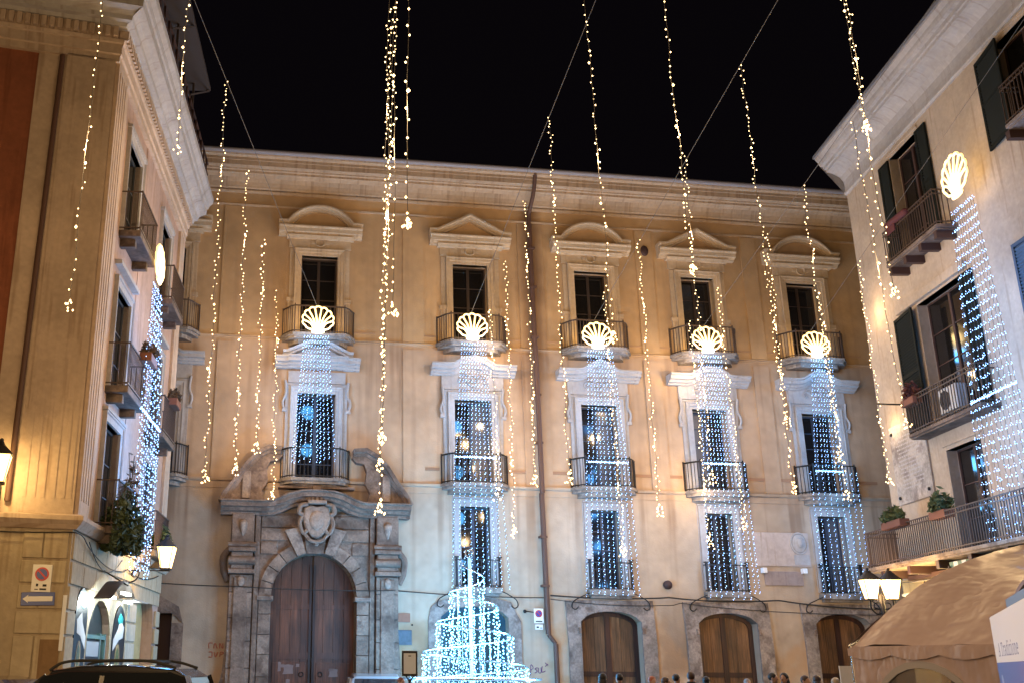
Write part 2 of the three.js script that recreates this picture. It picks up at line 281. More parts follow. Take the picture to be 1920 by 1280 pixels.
COL.forEach((c, k) => {
  // top storey
  const w = part('window', palace), segmental = k === 0 || k % 2 === 1;
  const cyc = [[0, 0], [0, 0.16], [0.05, 0.19], [0.10, 0.24], [0.12, 0.34], [0.24, 0.36], [0.29, 0.42], [0.33, 0.42], [0.33, 0]];
  mesh('surround', [
    sweep([[c - 0.64, 12.24], [c - 0.64, 15.3], [c + 0.64, 15.3], [c + 0.64, 12.24]], [[0, -0.2], [0, 0.07], [0.10, 0.08], [0.11, 0.11], [0.20, 0.12], [0.22, 0.14], [0.25, 0.14], [0.25, 0]]),
    bx(c - 1.06, c - 0.90, 12.24, 15.55, 0, 0.05), bx(c + 0.90, c + 1.06, 12.24, 15.55, 0, 0.05),
    bx(c - 1.13, c - 0.84, 13.55, 13.68, 0, 0.11), bx(c + 0.84, c + 1.13, 13.55, 13.68, 0, 0.11), bx(c - 1.09, c - 0.86, 13.3, 13.55, 0, 0.07), bx(c + 0.86, c + 1.09, 13.3, 13.55, 0, 0.07),
    bx(c - 1.1, c + 1.1, 15.58, 16.02, 0, 0.08), new THREE.TorusGeometry(0.16, 0.035, 6, 14).translate(c, 15.8, 0.1), bx(c - 0.32, c - 0.2, 15.74, 15.84, 0.06, 0.11), bx(c + 0.2, c + 0.32, 15.74, 15.84, 0.06, 0.11),
  ], mat.trim, w);
  const crown = [sweep([[c - 1.12, 15.98], [c + 1.12, 15.98]].map(([a, b]) => [a * 1 + (a < c ? -0.36 : 0.36), b]), cyc), sweep([[c - 1.2, 15.9], [c + 1.2, 15.9]], [[0, 0], [0, 0.2], [0.1, 0.28], [0.1, 0]])];
  if (segmental) crown.push(sweep([[c - 1.5, 16.31], [c - 1.22, 16.31], ...arcPts(c, 15.75, 1.2, 1.18, Math.PI - 0.49, 0.49, 16), [c + 1.22, 16.31], [c + 1.5, 16.31]].map(([a, b]) => [a, b]), archProf(0.2, 0.4)));
  else crown.push(sweep([[c - 1.5, 16.3], [c - 1.15, 16.31], [c, 16.92], [c + 1.15, 16.31], [c + 1.5, 16.3]], archProf(0.22, 0.4)));
  mesh('pediment', crown, mat.trim, w);
  mesh('tympanum', [extr(poly(segmental ? arcPts(c, 15.75, 1.2, 1.2, Math.PI - 0.49, 0.49, 14) : [[c - 1.2, 16.31], [c + 1.2, 16.31], [c, 16.95]]), 0, 0.07)], mat.palace, w);
  casement(w, c, 12.24, 15.3, 0.64, 2, 4, -0.34, mat.frameWood, () => mat.pane);
  // main storey
  const v = part('window', palace);
  const lab = mat.whiteTrim, m = [
    sweep([[c - 0.65, 7.3], [c - 0.65, 10.28], [c + 0.65, 10.28], [c + 0.65, 7.3]], [[0, -0.25], [0, 0.08], [0.09, 0.09], [0.10, 0.12], [0.19, 0.13], [0.21, 0.15], [0.24, 0.15], [0.24, 0]]),
    bx(c - 1.05, c - 0.89, 7.32, 10.6, 0, 0.06), bx(c + 0.89, c + 1.05, 7.32, 10.6, 0, 0.06), bx(c - 1.05, c + 1.05, 10.54, 10.62, 0, 0.08), bx(c - 0.85, c + 0.85, 10.72, 10.76, 0, 0.05),
    bx(c - 1.16, c - 1.0, 9.62, 9.72, 0, 0.12), bx(c + 1.0, c + 1.16, 9.62, 9.72, 0, 0.12), tube([V(c - 1.09, 9.7, 0.07), V(c - 1.15, 9.95, 0.1), V(c - 1.05, 10.25, 0.07), V(c - 1.08, 10.7, 0.1)], 0.05, 10), tube([V(c + 1.09, 9.7, 0.07), V(c + 1.15, 9.95, 0.1), V(c + 1.05, 10.25, 0.07), V(c + 1.08, 10.7, 0.1)], 0.05, 10),
  ];
  const prof = [[0, 0], [0, 0.15], [0.06, 0.18], [0.08, 0.26], [0.15, 0.30], [0.17, 0.42], [0.27, 0.44], [0.31, 0.52], [0.36, 0.52], [0.36, 0]];
  const cap = [];
  if (k === 1) {
    m.push(bx(c - 0.98, c + 0.98, 10.64, 11.05, 0, 0.07));
    cap.push(sweep([[c - 1.45, 11.12], [c - 0.9, 11.12]], prof), sweep([[c + 0.9, 11.12], [c + 1.45, 11.12]], prof), sweep([[c - 1.02, 11.14], [c + 1.02, 11.14]], prof.map(([a, b]) => [a, b * 1.08 + (b ? 0.03 : 0)])));
    cap.push(sweep([[c - 1.2, 11.5], [c - 1.02, 11.5], [c, 12.0], [c + 1.02, 11.5], [c + 1.2, 11.5]], [[0, 0], [0, 0.4], [0.06, 0.42], [0.08, 0.5], [0.16, 0.56], [0.16, 0]]));
    cap.push(extr(poly([[c - 1.0, 11.48], [c + 1.0, 11.48], [c, 12.0]]), 0, 0.2));
  } else {
    const pointed = k === 3 || k === 5, mid = pointed ? [[-0.78, 11.12], [-0.5, 11.17], [-0.22, 11.34], [0, 11.46], [0.22, 11.34], [0.5, 11.17], [0.78, 11.12]] : [[-0.78, 11.12], [-0.6, 11.15], [-0.45, 11.25], [-0.25, 11.37], [0, 11.41], [0.25, 11.37], [0.45, 11.25], [0.6, 11.15], [0.78, 11.12]];
    cap.push(sweep([[c - 1.5, 11.12], ...mid.map(([a, b]) => [c + a, b]), [c + 1.5, 11.12]], prof));
    m.push(extr(poly([[c - 1.1, 10.64], [c + 1.1, 10.64], [c + 1.1, 11.14], ...mid.slice().reverse().map(([a, b]) => [c + a, b + 0.02]), [c - 1.1, 11.14]]), 0, 0.07));
    const o = [new THREE.TorusGeometry(0.19, 0.045, 6, 16).translate(c, 10.98, 0.1), ball(c, 10.98, 0.08, 0.09)];
    for (const s of [-1, 1]) o.push(tube([V(c + s * 0.2, 10.95, 0.1), V(c + s * 0.36, 11.08, 0.11), V(c + s * 0.5, 10.96, 0.1), V(c + s * 0.42, 10.86, 0.1), V(c + s * 0.36, 10.93, 0.1)], 0.035, 14), tube([V(c + s * 0.14, 11.12, 0.1), V(c + s * 0.25, 11.2, 0.12), V(c + s * 0.38, 11.14, 0.1)], 0.03, 8));
    mesh('ornament', o, mat.whiteTrim, v);
  }
  mesh('surround', m, lab, v); mesh('pediment', cap, lab, v);
  casement(v, c, 7.3, 10.28, 0.65, 2, 5, -0.4, mat.frameBlue, (i) => (k === 2 && i === 1) || (k === 3 && i === 1) || (k === 4 && i === 0) ? mat.paneCurtain : mat.pane);
  if (k < 2) return;
  // first storey
  const q = part('window', palace);
  mesh('surround', [sweep([[c - 0.5, 3.98], [c - 0.5, 6.6], [c + 0.5, 6.6], [c + 0.5, 3.98]], [[0, -0.25], [0, 0.03], [0.17, 0.035], [0.18, 0.05], [0.24, 0.05], [0.24, 0]]), bx(c - 0.76, c + 0.76, 6.86, 6.92, 0, 0.05), bx(c - 0.79, c - 0.765, 4.0, 6.86, 0, 0.02), bx(c + 0.765, c + 0.79, 4.0, 6.86, 0, 0.02)], mat.whiteTrim, q);
  casement(q, c, 3.98, 6.6, 0.5, 2, 4, -0.36, mat.frameBlue, (i) => k === 5 && i === 1 ? mat.paneCurtain : mat.pane);
});
// balconies with bowed iron rails
function bowBalcony(c, h, hw, front, deep, slabMat, rail, top, thin = 0.1, sill) {
  const b = part('balcony', palace), P = [[-hw, 0], [-hw, 0.12], [-front - 0.16, deep - 0.16], [-front, deep], [front, deep], [front + 0.16, deep - 0.16], [hw, 0.12], [hw, 0]];
  mesh('slab', [plan(P.map(([x, z]) => [c + x * 1.02, z]), h - 0.1, h), plan(P.map(([x, z]) => [c + x * 0.97, z * 0.93]), h - 0.2, h - 0.1), plan(P.map(([x, z]) => [c + x * 0.8, z * 0.7]), h - 0.34, h - 0.2)], slabMat, b);
  const g = [], line = P.slice(1, -1).map(([x, z]) => V(c + x * 0.97, 0, Math.max(0.05, z * 0.96)));
  const full = [V(c - hw * 0.97, 0, 0.02), ...line, V(c + hw * 0.97, 0, 0.02)];
  for (let i = 0; i < full.length - 1; i++) {
    const a = full[i], d = full[i + 1], L = a.distanceTo(d), n = Math.max(1, Math.round(L / 0.125));
    for (const y of [h + 0.06, h + top]) g.push(bar(V(a.x, y, a.z), V(d.x, y, d.z), y > h + 0.5 ? 0.04 : 0.025));
    for (let j = 0; j < n; j++) { const p = a.clone().lerp(d, j / n); g.push(bx(p.x - 0.009, p.x + 0.009, h, h + top, p.z - 0.009, p.z + 0.009)); }
  }
  for (const x of [-hw, -front, front, hw]) { const z = Math.abs(x) === hw ? 0.02 : deep * 0.96; g.push(bx(c + x * 0.97 - 0.018, c + x * 0.97 + 0.018, h, h + top + 0.07, z - 0.018, z + 0.018)); }
  mesh('railing', g, rail, b);
}
COL.forEach((c, k) => { bowBalcony(c, 12.24, 1.27, 0.88, 0.72, mat.slab, mat.ironBrown, 0.95); bowBalcony(c, 7.32, 1.17, 0.8, 0.62, mat.slab, mat.iron, 0.98); });
for (const c of COL.slice(2)) {
  const b = part('balcony', palace), g = [], h = 3.95;
  mesh('slab', [rbx(c - 0.78, c + 0.78, h - 0.2, h, -0.05, 0.3, 0.03), bx(c - 0.7, c + 0.7, h - 0.28, h - 0.2, 0, 0.2)], mat.slab, b);
  for (const y of [h + 0.05, h + 0.88]) { g.push(bar(V(c - 0.72, y, 0.26), V(c + 0.72, y, 0.26), 0.03), bar(V(c - 0.72, y, 0), V(c - 0.72, y, 0.26), 0.03), bar(V(c + 0.72, y, 0), V(c + 0.72, y, 0.26), 0.03)); }
  for (let i = 0; i <= 12; i++) { const x = c - 0.72 + 1.44 * i / 12; g.push(bx(x - 0.009, x + 0.009, h, h + 0.9, 0.25, 0.268)); }
  for (const s of [-1, 1]) g.push(bx(c + s * 0.72 - 0.035, c + s * 0.72 + 0.035, h - 0.05, h + 0.97, 0.23, 0.29), bx(c + s * 0.72 - 0.07, c + s * 0.72 + 0.07, h + 0.94, h + 0.98, 0.2, 0.32), tube([V(c + s * 0.72, h - 0.1, 0.25), V(c + s * 1.0, h - 0.22, 0.22), V(c + s * 1.3, h - 0.4, 0.12), V(c + s * 1.34, h - 0.58, 0.08), V(c + s * 1.22, h - 0.64, 0.08), V(c + s * 1.12, h - 0.56, 0.08)], 0.018, 22));
  mesh('railing', g, mat.iron, b);
}
// ---------------------------------------------------------------- the stone gateway
{
  const g = part('stone_gateway', palace), c = PORT, blocks = [], caps = [];
  const back = poly([[c - 2.72, -0.25], [c - 1.74, -0.25], [c - 1.74, 3.55], ...arcPts(c, 3.55, 1.74, 1.74, Math.PI, 0, 20), [c + 1.74, -0.25], [c + 2.72, -0.25], [c + 2.72, 6.2], [c - 2.72, 6.2]]);
  mesh('back_wall', [extr(back, 0, 0.16)], mat.greyStone, g);
  const blockMats = [mat.greyStone, mat.greyStone, M(0.42, 0.325, 0.275, 0.9, { map: stoneTex, bumpMap: stoneTex, bumpScale: 0.015 }), M(0.365, 0.28, 0.235, 0.9, { map: stoneTex, bumpMap: stoneTex, bumpScale: 0.015 })];
  const bm = () => blockMats[Math.floor(rnd() * 4)];
  for (const s of [-1, 1]) {
    let y = -0.25;
    for (const hh of [0.75, 0.62, 0.66, 0.6, 0.62, 0.55]) { const x0 = c + s * 1.37, x1 = c + s * 1.76; mesh('stone', [rbx(Math.min(x0, x1), Math.max(x0, x1), y + 0.006, y + hh - 0.006, -0.3, 0.30, 0.015)], bm(), g); y += hh; }
    y = -0.25;
    for (const hh of [0.9, 0.72, 0.8, 0.7, 0.78, 0.55]) { const x0 = c + s * 1.98, x1 = c + s * 2.70; mesh('stone', [rbx(Math.min(x0, x1), Math.max(x0, x1), y + 0.006, y + hh - 0.006, 0.1, 0.40, 0.02)], bm(), g); y += hh; }
    mesh('pilaster_face', [rbx(c + s * 2.34 - 0.22, c + s * 2.34 + 0.22, 0.75, 4.1, 0.34, 0.46, 0.02)], mat.greyStone, g);
    mesh('scroll_foot', [extr(poly([[0, -0.2], [0.34, -0.2], [0.42, 0.1], [0.30, 0.5], [0.12, 1.2], [0.04, 2.4], [0, 2.4]].map(([x, yy]) => [c + s * (2.68 + x), yy])), 0, 0.3), new THREE.TorusGeometry(0.16, 0.035, 6, 16).translate(c + s * 2.86, 0.12, 0.3)], mat.greyStone, g);
    // capital: console with volutes, an oval below and a bud above
    mesh('capital', [rbx(c + s * 2.34 - 0.42, c + s * 2.34 + 0.42, 4.22, 4.36, 0.1, 0.56, 0.02), rbx(c + s * 2.34 - 0.34, c + s * 2.34 + 0.34, 4.36, 4.9, 0.1, 0.5, 0.03), rbx(c + s * 2.34 - 0.44, c + s * 2.34 + 0.44, 4.9, 5.04, 0.1, 0.6, 0.03),
      new THREE.CylinderGeometry(0.13, 0.13, 0.82, 12).rotateZ(Math.PI / 2).translate(c + s * 2.34, 4.62, 0.5), new THREE.CylinderGeometry(0.09, 0.09, 0.9, 10).rotateZ(Math.PI / 2).translate(c + s * 2.34, 5.12, 0.46),
      rbx(c + s * 2.34 - 0.36, c + s * 2.34 + 0.36, 5.18, 6.12, 0.1, 0.46, 0.03), rbx(c + s * 1.86 - 0.08, c + s * 1.86 + 0.08, 0.0, 6.12, 0.1, 0.30, 0.02), tube([V(c + s * 2.74, 5.0, 0.2), V(c + s * 2.92, 4.75, 0.22), V(c + s * 2.88, 4.3, 0.2), V(c + s * 2.74, 4.0, 0.2)], 0.11, 14, 7)], mat.greyStone, g);
    mesh('medallion', [new THREE.SphereGeometry(0.12, 10, 8).scale(1, 1.35, 0.5).translate(c + s * 2.34, 3.98, 0.47)], mat.paleStone, g);
    mesh('bud', [lathe([[0.001, -0.32], [0.07, -0.2], [0.13, 0], [0.15, 0.12], [0.08, 0.2], [0.001, 0.22]], c + s * 2.34, 5.7, 0.46)], mat.paleStone, g);
    // half of the broken pediment
    const W = [[3.06, 6.5], [2.98, 6.72], [2.62, 7.2], [2.3, 7.7], [1.98, 8.05], [1.6, 8.26], [1.22, 8.22], [1.16, 8.05], [1.3, 7.9], [1.55, 7.86], [1.66, 7.6], [1.6, 7.2], [1.78, 6.9], [1.66, 6.5]].map(([x, yy]) => [c + s * x, yy]);
    mesh('broken_pediment', [extr(poly(W), 0, 0.34)], mat.greyStone, g);
    const rim = [[3.1, 6.5], [2.98, 6.74], [2.62, 7.22], [2.3, 7.72], [1.98, 8.07], [1.6, 8.28], [1.2, 8.24]].map(([x, yy]) => [c + s * x, yy]); if (s > 0) rim.reverse();
    mesh('pediment_moulding', [sweep(rim, [[-0.14, 0], [-0.14, 0.42], [-0.06, 0.46], [-0.04, 0.58], [0.05, 0.62], [0.08, 0.62], [0.08, 0]])], mat.greyStone, g);
    mesh('pediment_block', [rbx(c + s * 2.3 - 0.14, c + s * 2.3 + 0.14, 6.6, 7.5, 0.2, 0.44, 0.04)], mat.paleStone, g);
  }
  const N = 11;                                     // the arch ring, stone by stone
  for (let i = 0; i < N; i++) {
    const a0 = Math.PI * i / N + 0.008, a1 = Math.PI * (i + 1) / N - 0.008, key = i === 5;
    const r1 = 1.76, pts = [...arcPts(c, 3.55, 1.37, 1.37, a0, a1, 3), ...arcPts(c, 3.55, r1, r1, a1, a0, 3)];
    if (!key) mesh('stone', [extr(poly(pts), -0.3, 0.28)], bm(), g);
  }
  for (const s of [-1, 1]) mesh('keystone', [extr(poly([[c + s * 0.3, 4.9], [c + s * 0.58, 4.82], [c + s * 1.0, 5.62], [c + s * 0.56, 5.72]]), 0, 0.42)], mat.paleStone, g);
  mesh('keystone', [extr(poly([[c - 0.28, 4.9], [c + 0.28, 4.9], [c + 0.34, 5.4], [c - 0.34, 5.4]]), -0.3, 0.36)], mat.greyStone, g);
  mesh('impost', [rbx(c - 1.82, c - 1.30, 3.42, 3.56, -0.3, 0.36, 0.02), rbx(c + 1.30, c + 1.82, 3.42, 3.56, -0.3, 0.36, 0.02)], mat.paleStone, g, { stuff: true });
  const wave = [[c - 3.08, 6.28], [c - 1.75, 6.28], [c - 1.45, 6.3], [c - 1.15, 6.4], [c - 0.85, 6.55], [c - 0.5, 6.64], [c - 0.2, 6.66], [c + 0.2, 6.66], [c + 0.5, 6.64], [c + 0.85, 6.55], [c + 1.15, 6.4], [c + 1.45, 6.3], [c + 1.75, 6.28], [c + 3.08, 6.28]];
  mesh('entablature', [sweep(wave, [[-0.2, 0], [-0.2, 0.42], [-0.12, 0.44], [-0.08, 0.54], [0.02, 0.58], [0.04, 0.72], [0.16, 0.74], [0.2, 0.82], [0.24, 0.82], [0.24, 0]])], mat.greyStone, g);
  for (const [h, a, b] of [[5.72, -1.76, -0.62], [5.3, -1.76, -0.86], [4.86, -1.76, -1.2], [5.72, 0.62, 1.76], [5.3, 0.86, 1.76], [4.86, 1.2, 1.76]]) mesh('stone', [rbx(c + a + 0.01, c + b - 0.01, h + 0.01, h + 0.4, 0.1, 0.215, 0.02)], bm(), g);
  // balcony support and the coat of arms
  mesh('support', [rbx(c - 0.14, c + 0.14, 6.86, 7.1, 0, 0.5, 0.03), rbx(c - 1.25, c + 1.25, 6.98, 7.06, 0, 0.45, 0.02)], mat.greyStone, g);
  const arms = part('coat_of_arms', palace);
  const sh = poly([[-0.36, 6.28], [-0.2, 6.36], [0, 6.32], [0.2, 6.36], [0.36, 6.28], [0.40, 6.0], [0.32, 5.7], [0.14, 5.46], [0, 5.4], [-0.14, 5.46], [-0.32, 5.7], [-0.40, 6.0]].map(([x, y]) => [c + x, y]));
  mesh('shield', [new THREE.ExtrudeGeometry(sh, { depth: 0.2, bevelEnabled: true, bevelSize: 0.05, bevelThickness: 0.07, bevelSegments: 2 }).translate(0, 0, 0.4), new THREE.SphereGeometry(0.26, 12, 8).scale(1, 1.3, 0.4).translate(c, 5.92, 0.64)], mat.paleStone, arms);
  const fr = [];
  for (const s of [-1, 1]) fr.push(tube([V(c + s * 0.3, 6.45, 0.6), V(c + s * 0.52, 6.38, 0.66), V(c + s * 0.56, 6.16, 0.64), V(c + s * 0.44, 6.1, 0.62)], 0.075, 14, 7), tube([V(c + s * 0.46, 6.1, 0.6), V(c + s * 0.54, 5.8, 0.62), V(c + s * 0.4, 5.5, 0.6), V(c + s * 0.3, 5.62, 0.6)], 0.065, 14, 7), tube([V(c + s * 0.38, 5.5, 0.58), V(c + s * 0.18, 5.28, 0.6), V(c, 5.24, 0.6)], 0.06, 10, 7));
  mesh('scrollwork', fr, mat.paleStone, arms);
  mesh('crown', [rbx(c - 0.3, c + 0.3, 6.44, 6.56, 0.4, 0.8, 0.03), ...[-0.26, -0.13, 0, 0.13, 0.26].map((x) => lathe([[0.07, 0], [0.05, 0.1], [0.03, 0.14], [0.055, 0.2], [0.001, 0.26]], c + x, 6.56, 0.6 - Math.abs(x) * 0.3, 8)), new THREE.SphereGeometry(0.1, 8, 6).translate(c, 5.2, 0.55)], mat.paleStone, arms);
  // the doors
  for (const s of [-1, 1]) {
    const leaf = part('door_leaf', palace), top = (x) => 3.55 + Math.sqrt(Math.max(0, 1.37 * 1.37 - x * x));
    for (let i = 0; i < 4; i++) {
      const x0 = 0.03 + i * 0.335, x1 = x0 + 0.325, t = [0, 0.5, 1].map((k) => x0 + (x1 - x0) * k);
      const p = poly([[c + s * x0, -0.2], [c + s * x1, -0.2], ...t.slice().reverse().map((x) => [c + s * x, top(x) - 0.01])]);
      mesh('plank', [extr(p, -0.52, -0.45 + rr(0, 0.008))], rnd() < 0.5 ? mat.doorWood : mat.doorWood2, leaf);
    }
    const X = (a, b) => [Math.min(c + s * a, c + s * b), Math.max(c + s * a, c + s * b)];
    for (const [y0, y1] of [[-0.15, 0.1], [1.66, 1.86], [3.2, 3.36]]) mesh('rail', [bx(...X(0.04, 1.34), y0, y1, -0.45, -0.41)], mat.doorWood, leaf);
    mesh('lower_panel', [rbx(...X(0.16, 1.24), 0.25, 1.55, -0.45, -0.425, 0.01)], mat.doorWood2, leaf);
    mesh('stile', [bx(...X(0.02, 0.10), 0.1, 4.6, -0.452, -0.40)], mat.darkWood, leaf);
    mesh('ring_handle', [new THREE.TorusGeometry(0.07, 0.014, 6, 14).translate(c + s * 0.3, 1.2, -0.40)], mat.iron, leaf);
  }
  for (const [x, y, w, h] of [[-0.72, 1.2, 0.34, 0.3], [-0.42, 1.42, 0.12, 0.1], [-0.9, 1.4, 0.16, 0.1], [-0.72, 0.86, 0.14, 0.2], [0.72, 1.12, 0.3, 0.26], [0.66, 1.3, 0.2, 0.08], [-1.0, 1.28, 0.1, 0.3]]) mesh('torn_paper', [extr(poly([[0, 0], [1, 0.05], [0.94, 0.55], [1, 0.9], [0.5, 1], [0.06, 0.92], [0.12, 0.4]].map(([a, b]) => [c + x - w / 2 + a * w, y + b * h])), -0.424, -0.418)], M(0.34, 0.24, 0.23, 0.9, { map: plasterTex }), palace);
}
// ground-floor doorways
DOORS.forEach(([c, hw, top], k) => {
  const d = part('arched_doorway', palace), spring = top - 0.42;
  const o = poly(k ? [[c - hw - 0.46, -0.25], [c + hw + 0.46, -0.25], [c + hw + 0.5, 2.2], [c + hw + 0.44, 3.62], [c - hw - 0.5, 3.6], [c - hw - 0.44, 2.2]] : [[c - hw - 0.42, -0.25], [c + hw + 0.42, -0.25], [c + hw + 0.42, 2.9], [c + hw + 0.3, 3.1], [c + hw + 0.1, 3.5], [c, 3.78], [c - hw - 0.1, 3.5], [c - hw - 0.34, 3.3], [c - hw - 0.42, 2.9]]);
  o.holes.push(new THREE.Path(segArch(c, hw, -0.25, spring, top).map(([a, b]) => new THREE.Vector2(a, b))));
  mesh('surround', [extr(o, 0, 0.07)], M(0.40, 0.35, 0.33, 0.92, { map: stoneTex, bumpMap: stoneTex, bumpScale: 0.015 }), d);
  if (k) mesh('hinge_stone', [rbx(c - hw - 0.1, c - hw, spring - 0.3, spring - 0.1, 0.02, 0.12), rbx(c + hw, c + hw + 0.1, spring - 0.3, spring - 0.1, 0.02, 0.12)], mat.greyStone, d, { stuff: true });
  const teal = M(0.02, 0.10, 0.13, 0.55, { map: woodTex }), board = k ? mat.shutterBoard : teal, fr = k ? mat.darkWood : M(0.015, 0.05, 0.07, 0.6);
  const f = 0.13, topAt = (x) => spring + 0.42 * Math.sqrt(Math.max(0, 1 - (x / hw) ** 2 * 0.96));
  for (let i = 0; i < 4; i++) {
    const x0 = -hw + f + i * (2 * hw - 2 * f) / 4 + 0.004, x1 = x0 + (2 * hw - 2 * f) / 4 - 0.008, xs = [x0, x0 + (x1 - x0) / 2, x1];
    mesh('plank', [extr(poly([[c + x0, -0.2], [c + x1, -0.2], ...xs.slice().reverse().map((x) => [c + x, topAt(x) - 0.1])]), -0.46, -0.40 + (i % 2) * 0.006)], board, d);
  }
  mesh('frame', [sweep([[c - hw, -0.2], [c - hw, spring], ...Array.from({ length: 9 }, (_, i) => { const x = -hw + 2 * hw * (i + 0.5) / 9; return [c + x, topAt(x)]; }), [c + hw, spring], [c + hw, -0.2]].reverse(), [[-0.0, -0.5], [0.0, -0.34], [0.14, -0.34], [0.14, -0.5]]), bx(c - 0.09, c + 0.09, -0.2, top - 0.05, -0.42, -0.35), bx(c - hw + 0.1, c + hw - 0.1, 1.2, 1.36, -0.43, -0.37)], fr, d);
});
{ // the dark side doorway at the left
  const d = part('side_doorway', palace);
  mesh('door_leaf', [bx(-7.3, -6.15, -0.2, 3.0, -0.5, -0.44)], mat.brownDark, d);
  mesh('surround', [bx(-6.15, -5.78, -0.25, 2.7, 0, 0.06), extr(poly([[-7.3, 3.0], [-6.15, 3.0], [-5.8, 2.7], [-5.95, 3.2], [-6.5, 3.5], [-7.3, 3.6]]), 0, 0.05)], mat.greyStone, d);
}

// ---------------------------------------------------------------- the corner building on the left
const LEFT = { pos: [-5.91615617, Y0, -31], turn: Math.PI / 2 + 0.022 };
const leftMatrix = new THREE.Matrix4().makeRotationY(LEFT.turn).setPosition(...LEFT.pos);
const onLeft = (s, h, n) => V(s, h, n).applyMatrix4(leftMatrix);
const frontMatrix = new THREE.Matrix4().makeRotationY(0.253).setPosition(-5.66983923, Y0, -19.80558183);
const frontRel = leftMatrix.clone().invert().multiply(frontMatrix);
const onFront = (u, h, n) => V(u, h, n).applyMatrix4(frontMatrix);
const front = (list) => list.flat(9).map((g) => soup(g).applyMatrix4(frontRel));
function strip(x0, x1, h, prof, e0 = 0, e1 = 0) {  // a straight moulding with mitred ends; profile of (height, projection)
  const v = [], at = (e, k) => [e ? x1 + e1 * prof[k][1] : x0 - e0 * prof[k][1], h + prof[k][0], prof[k][1]];
  for (let k = 0; k < prof.length - 1; k++) v.push(...at(0, k), ...at(1, k), ...at(1, k + 1), ...at(0, k), ...at(1, k + 1), ...at(0, k + 1));
  for (const e of [0, 1]) for (let k = 1; k < prof.length - 1; k++) v.push(...(e ? [...at(e, 0), ...at(e, k), ...at(e, k + 1)] : [...at(e, 0), ...at(e, k + 1), ...at(e, k)]));
  const g = new THREE.BufferGeometry(); g.setAttribute('position', new THREE.BufferAttribute(new Float32Array(v), 3)); g.computeVertexNormals(); return g;
}
const corner = thing('corner_building', 'tall salmon and cream corner house with dentilled cornice, rusticated base and a snack shop', 'house', LEFT.pos, LEFT.turn);
const MITRE = 0.79, S0 = -11.2, S1 = -1.2;
{
  const s = poly([[S0, -0.25], [S1, -0.25], [S1, 15.0], [S0, 15.0]]);
  const wins = [[-9.35, -7.9], [-4.78, -3.4]], floors = [[10.86, 13.3], [7.22, 9.6], [4.2, 6.5]];
  for (const [a, b] of wins) for (const [y0, y1] of floors) s.holes.push(rect(a, b, y0, y1));
  const arch = (a, b, top, rise) => new THREE.Path([[a, -0.25], [b, -0.25], ...arcPts((a + b) / 2, top - rise, (b - a) / 2, rise, 0, Math.PI, 12)].map(([x, y]) => new THREE.Vector2(x, y)));
  const openings = [[-10.5, -9.5, 2.95, 0.6], [-9.36, -7.2, 2.78, 0.95], [-7.02, -5.66, 2.78, 0.7], [-4.42, -1.8, 3.5, 1.25]];
  for (const o of openings) s.holes.push(arch(...o));
  mesh('side_wall', [extr(s, -0.5, 0)], mat.salmon, corner);
  const f = poly([[-12, -0.25], [0, -0.25], [0, 15.0], [-12, 15.0]]);
  mesh('front_wall', front([extr(f, -0.5, 0)]), mat.terracotta, corner);
  mesh('inner_block', [plan([[-11.0, -0.6], [-1.25, -0.6], [-1.25, -12], [-13, -12]], -0.25, 15.6)], mat.salmon, corner);
  mesh('end_wall', [bx(S1 - 0.02, S1 + 0.02, -0.25, 15.0, -12, -0.02)], mat.salmon, corner);
  // cream dressings
  const dress = [bx(S0, -10.35, 4.2, 14.2, 0.002, 0.10), bx(-2.0, S1, 4.2, 14.2, 0.002, 0.08), bx(-10.2, -9.9, 4.2, 14.2, 0.002, 0.03), bx(-7.3, -5.3, 4.2, 14.2, 0.002, 0.02)];
  for (let i = 0; i < 4; i++) dress.push(bx(S0 + 0.12 + i * 0.19, S0 + 0.2 + i * 0.19, 4.5, 14.0, 0.10, 0.113));
  mesh('side_pilaster', [dress[0], dress.slice(4)], mat.cream, corner); mesh('side_pilaster', [dress[1]], mat.cream, corner); mesh('wall_strip', [dress[2]], mat.cream, corner);
  mesh('wall_panel', [dress[3]], M(0.62, 0.46, 0.40, 0.9, plasterLook), corner);
  const fp = [bx(-1.02, 0, 4.2, 14.2, 0.002, 0.10), bx(-1.62, -1.02, 4.2, 14.2, 0.002, 0.05)];
  for (const u of [-0.93, -0.76, -0.59, -0.40, -0.22, -0.1]) fp.push(bx(u - 0.035, u + 0.035, 4.5, 14.0, 0.10, 0.113));
  mesh('front_pilaster', front(fp), mat.cream, corner);
  mesh('front_pilaster', front([bx(-6.5, -5.2, 4.2, 14.2, 0, 0.1)]), mat.cream, corner);
  mesh('drainpipe', front([rod(V(-1.22, 4.4, 0.13), V(-1.12, 14.1, 0.13), 0.055, 8)]), mat.pipe, corner);
  // entablature: architrave, dentils, cornice
  const arc = [[0, 0], [0, 0.1], [0.16, 0.1], [0.18, 0.14], [0.42, 0.14], [0.44, 0.18], [0.52, 0.2], [0.52, 0]];
  const cor = [[0, 0], [0, 0.2], [0.08, 0.24], [0.1, 0.34], [0.2, 0.36], [0.28, 0.44], [0.32, 0.60], [0.5, 0.62], [0.52, 0.66], [0.62, 0.70], [0.72, 0.80], [0.86, 0.82], [0.86, 0]];
  mesh('architrave', [strip(S0, S1, 14.15, arc, MITRE, 0), ...front([strip(-12, 0, 14.15, arc, 0, MITRE)])], mat.cream, corner);
  mesh('cornice', [strip(S0, S1 + 0.55, 15.0, cor, MITRE, 0), ...front([strip(-12, 0, 15.0, cor, 0, MITRE)])], mat.whiteTrim, corner);
  const dn = [], df = [];
  for (let x = S0 - 0.05; x < S1; x += 0.17) dn.push(bx(x, x + 0.1, 14.72, 14.95, 0.05, 0.25));
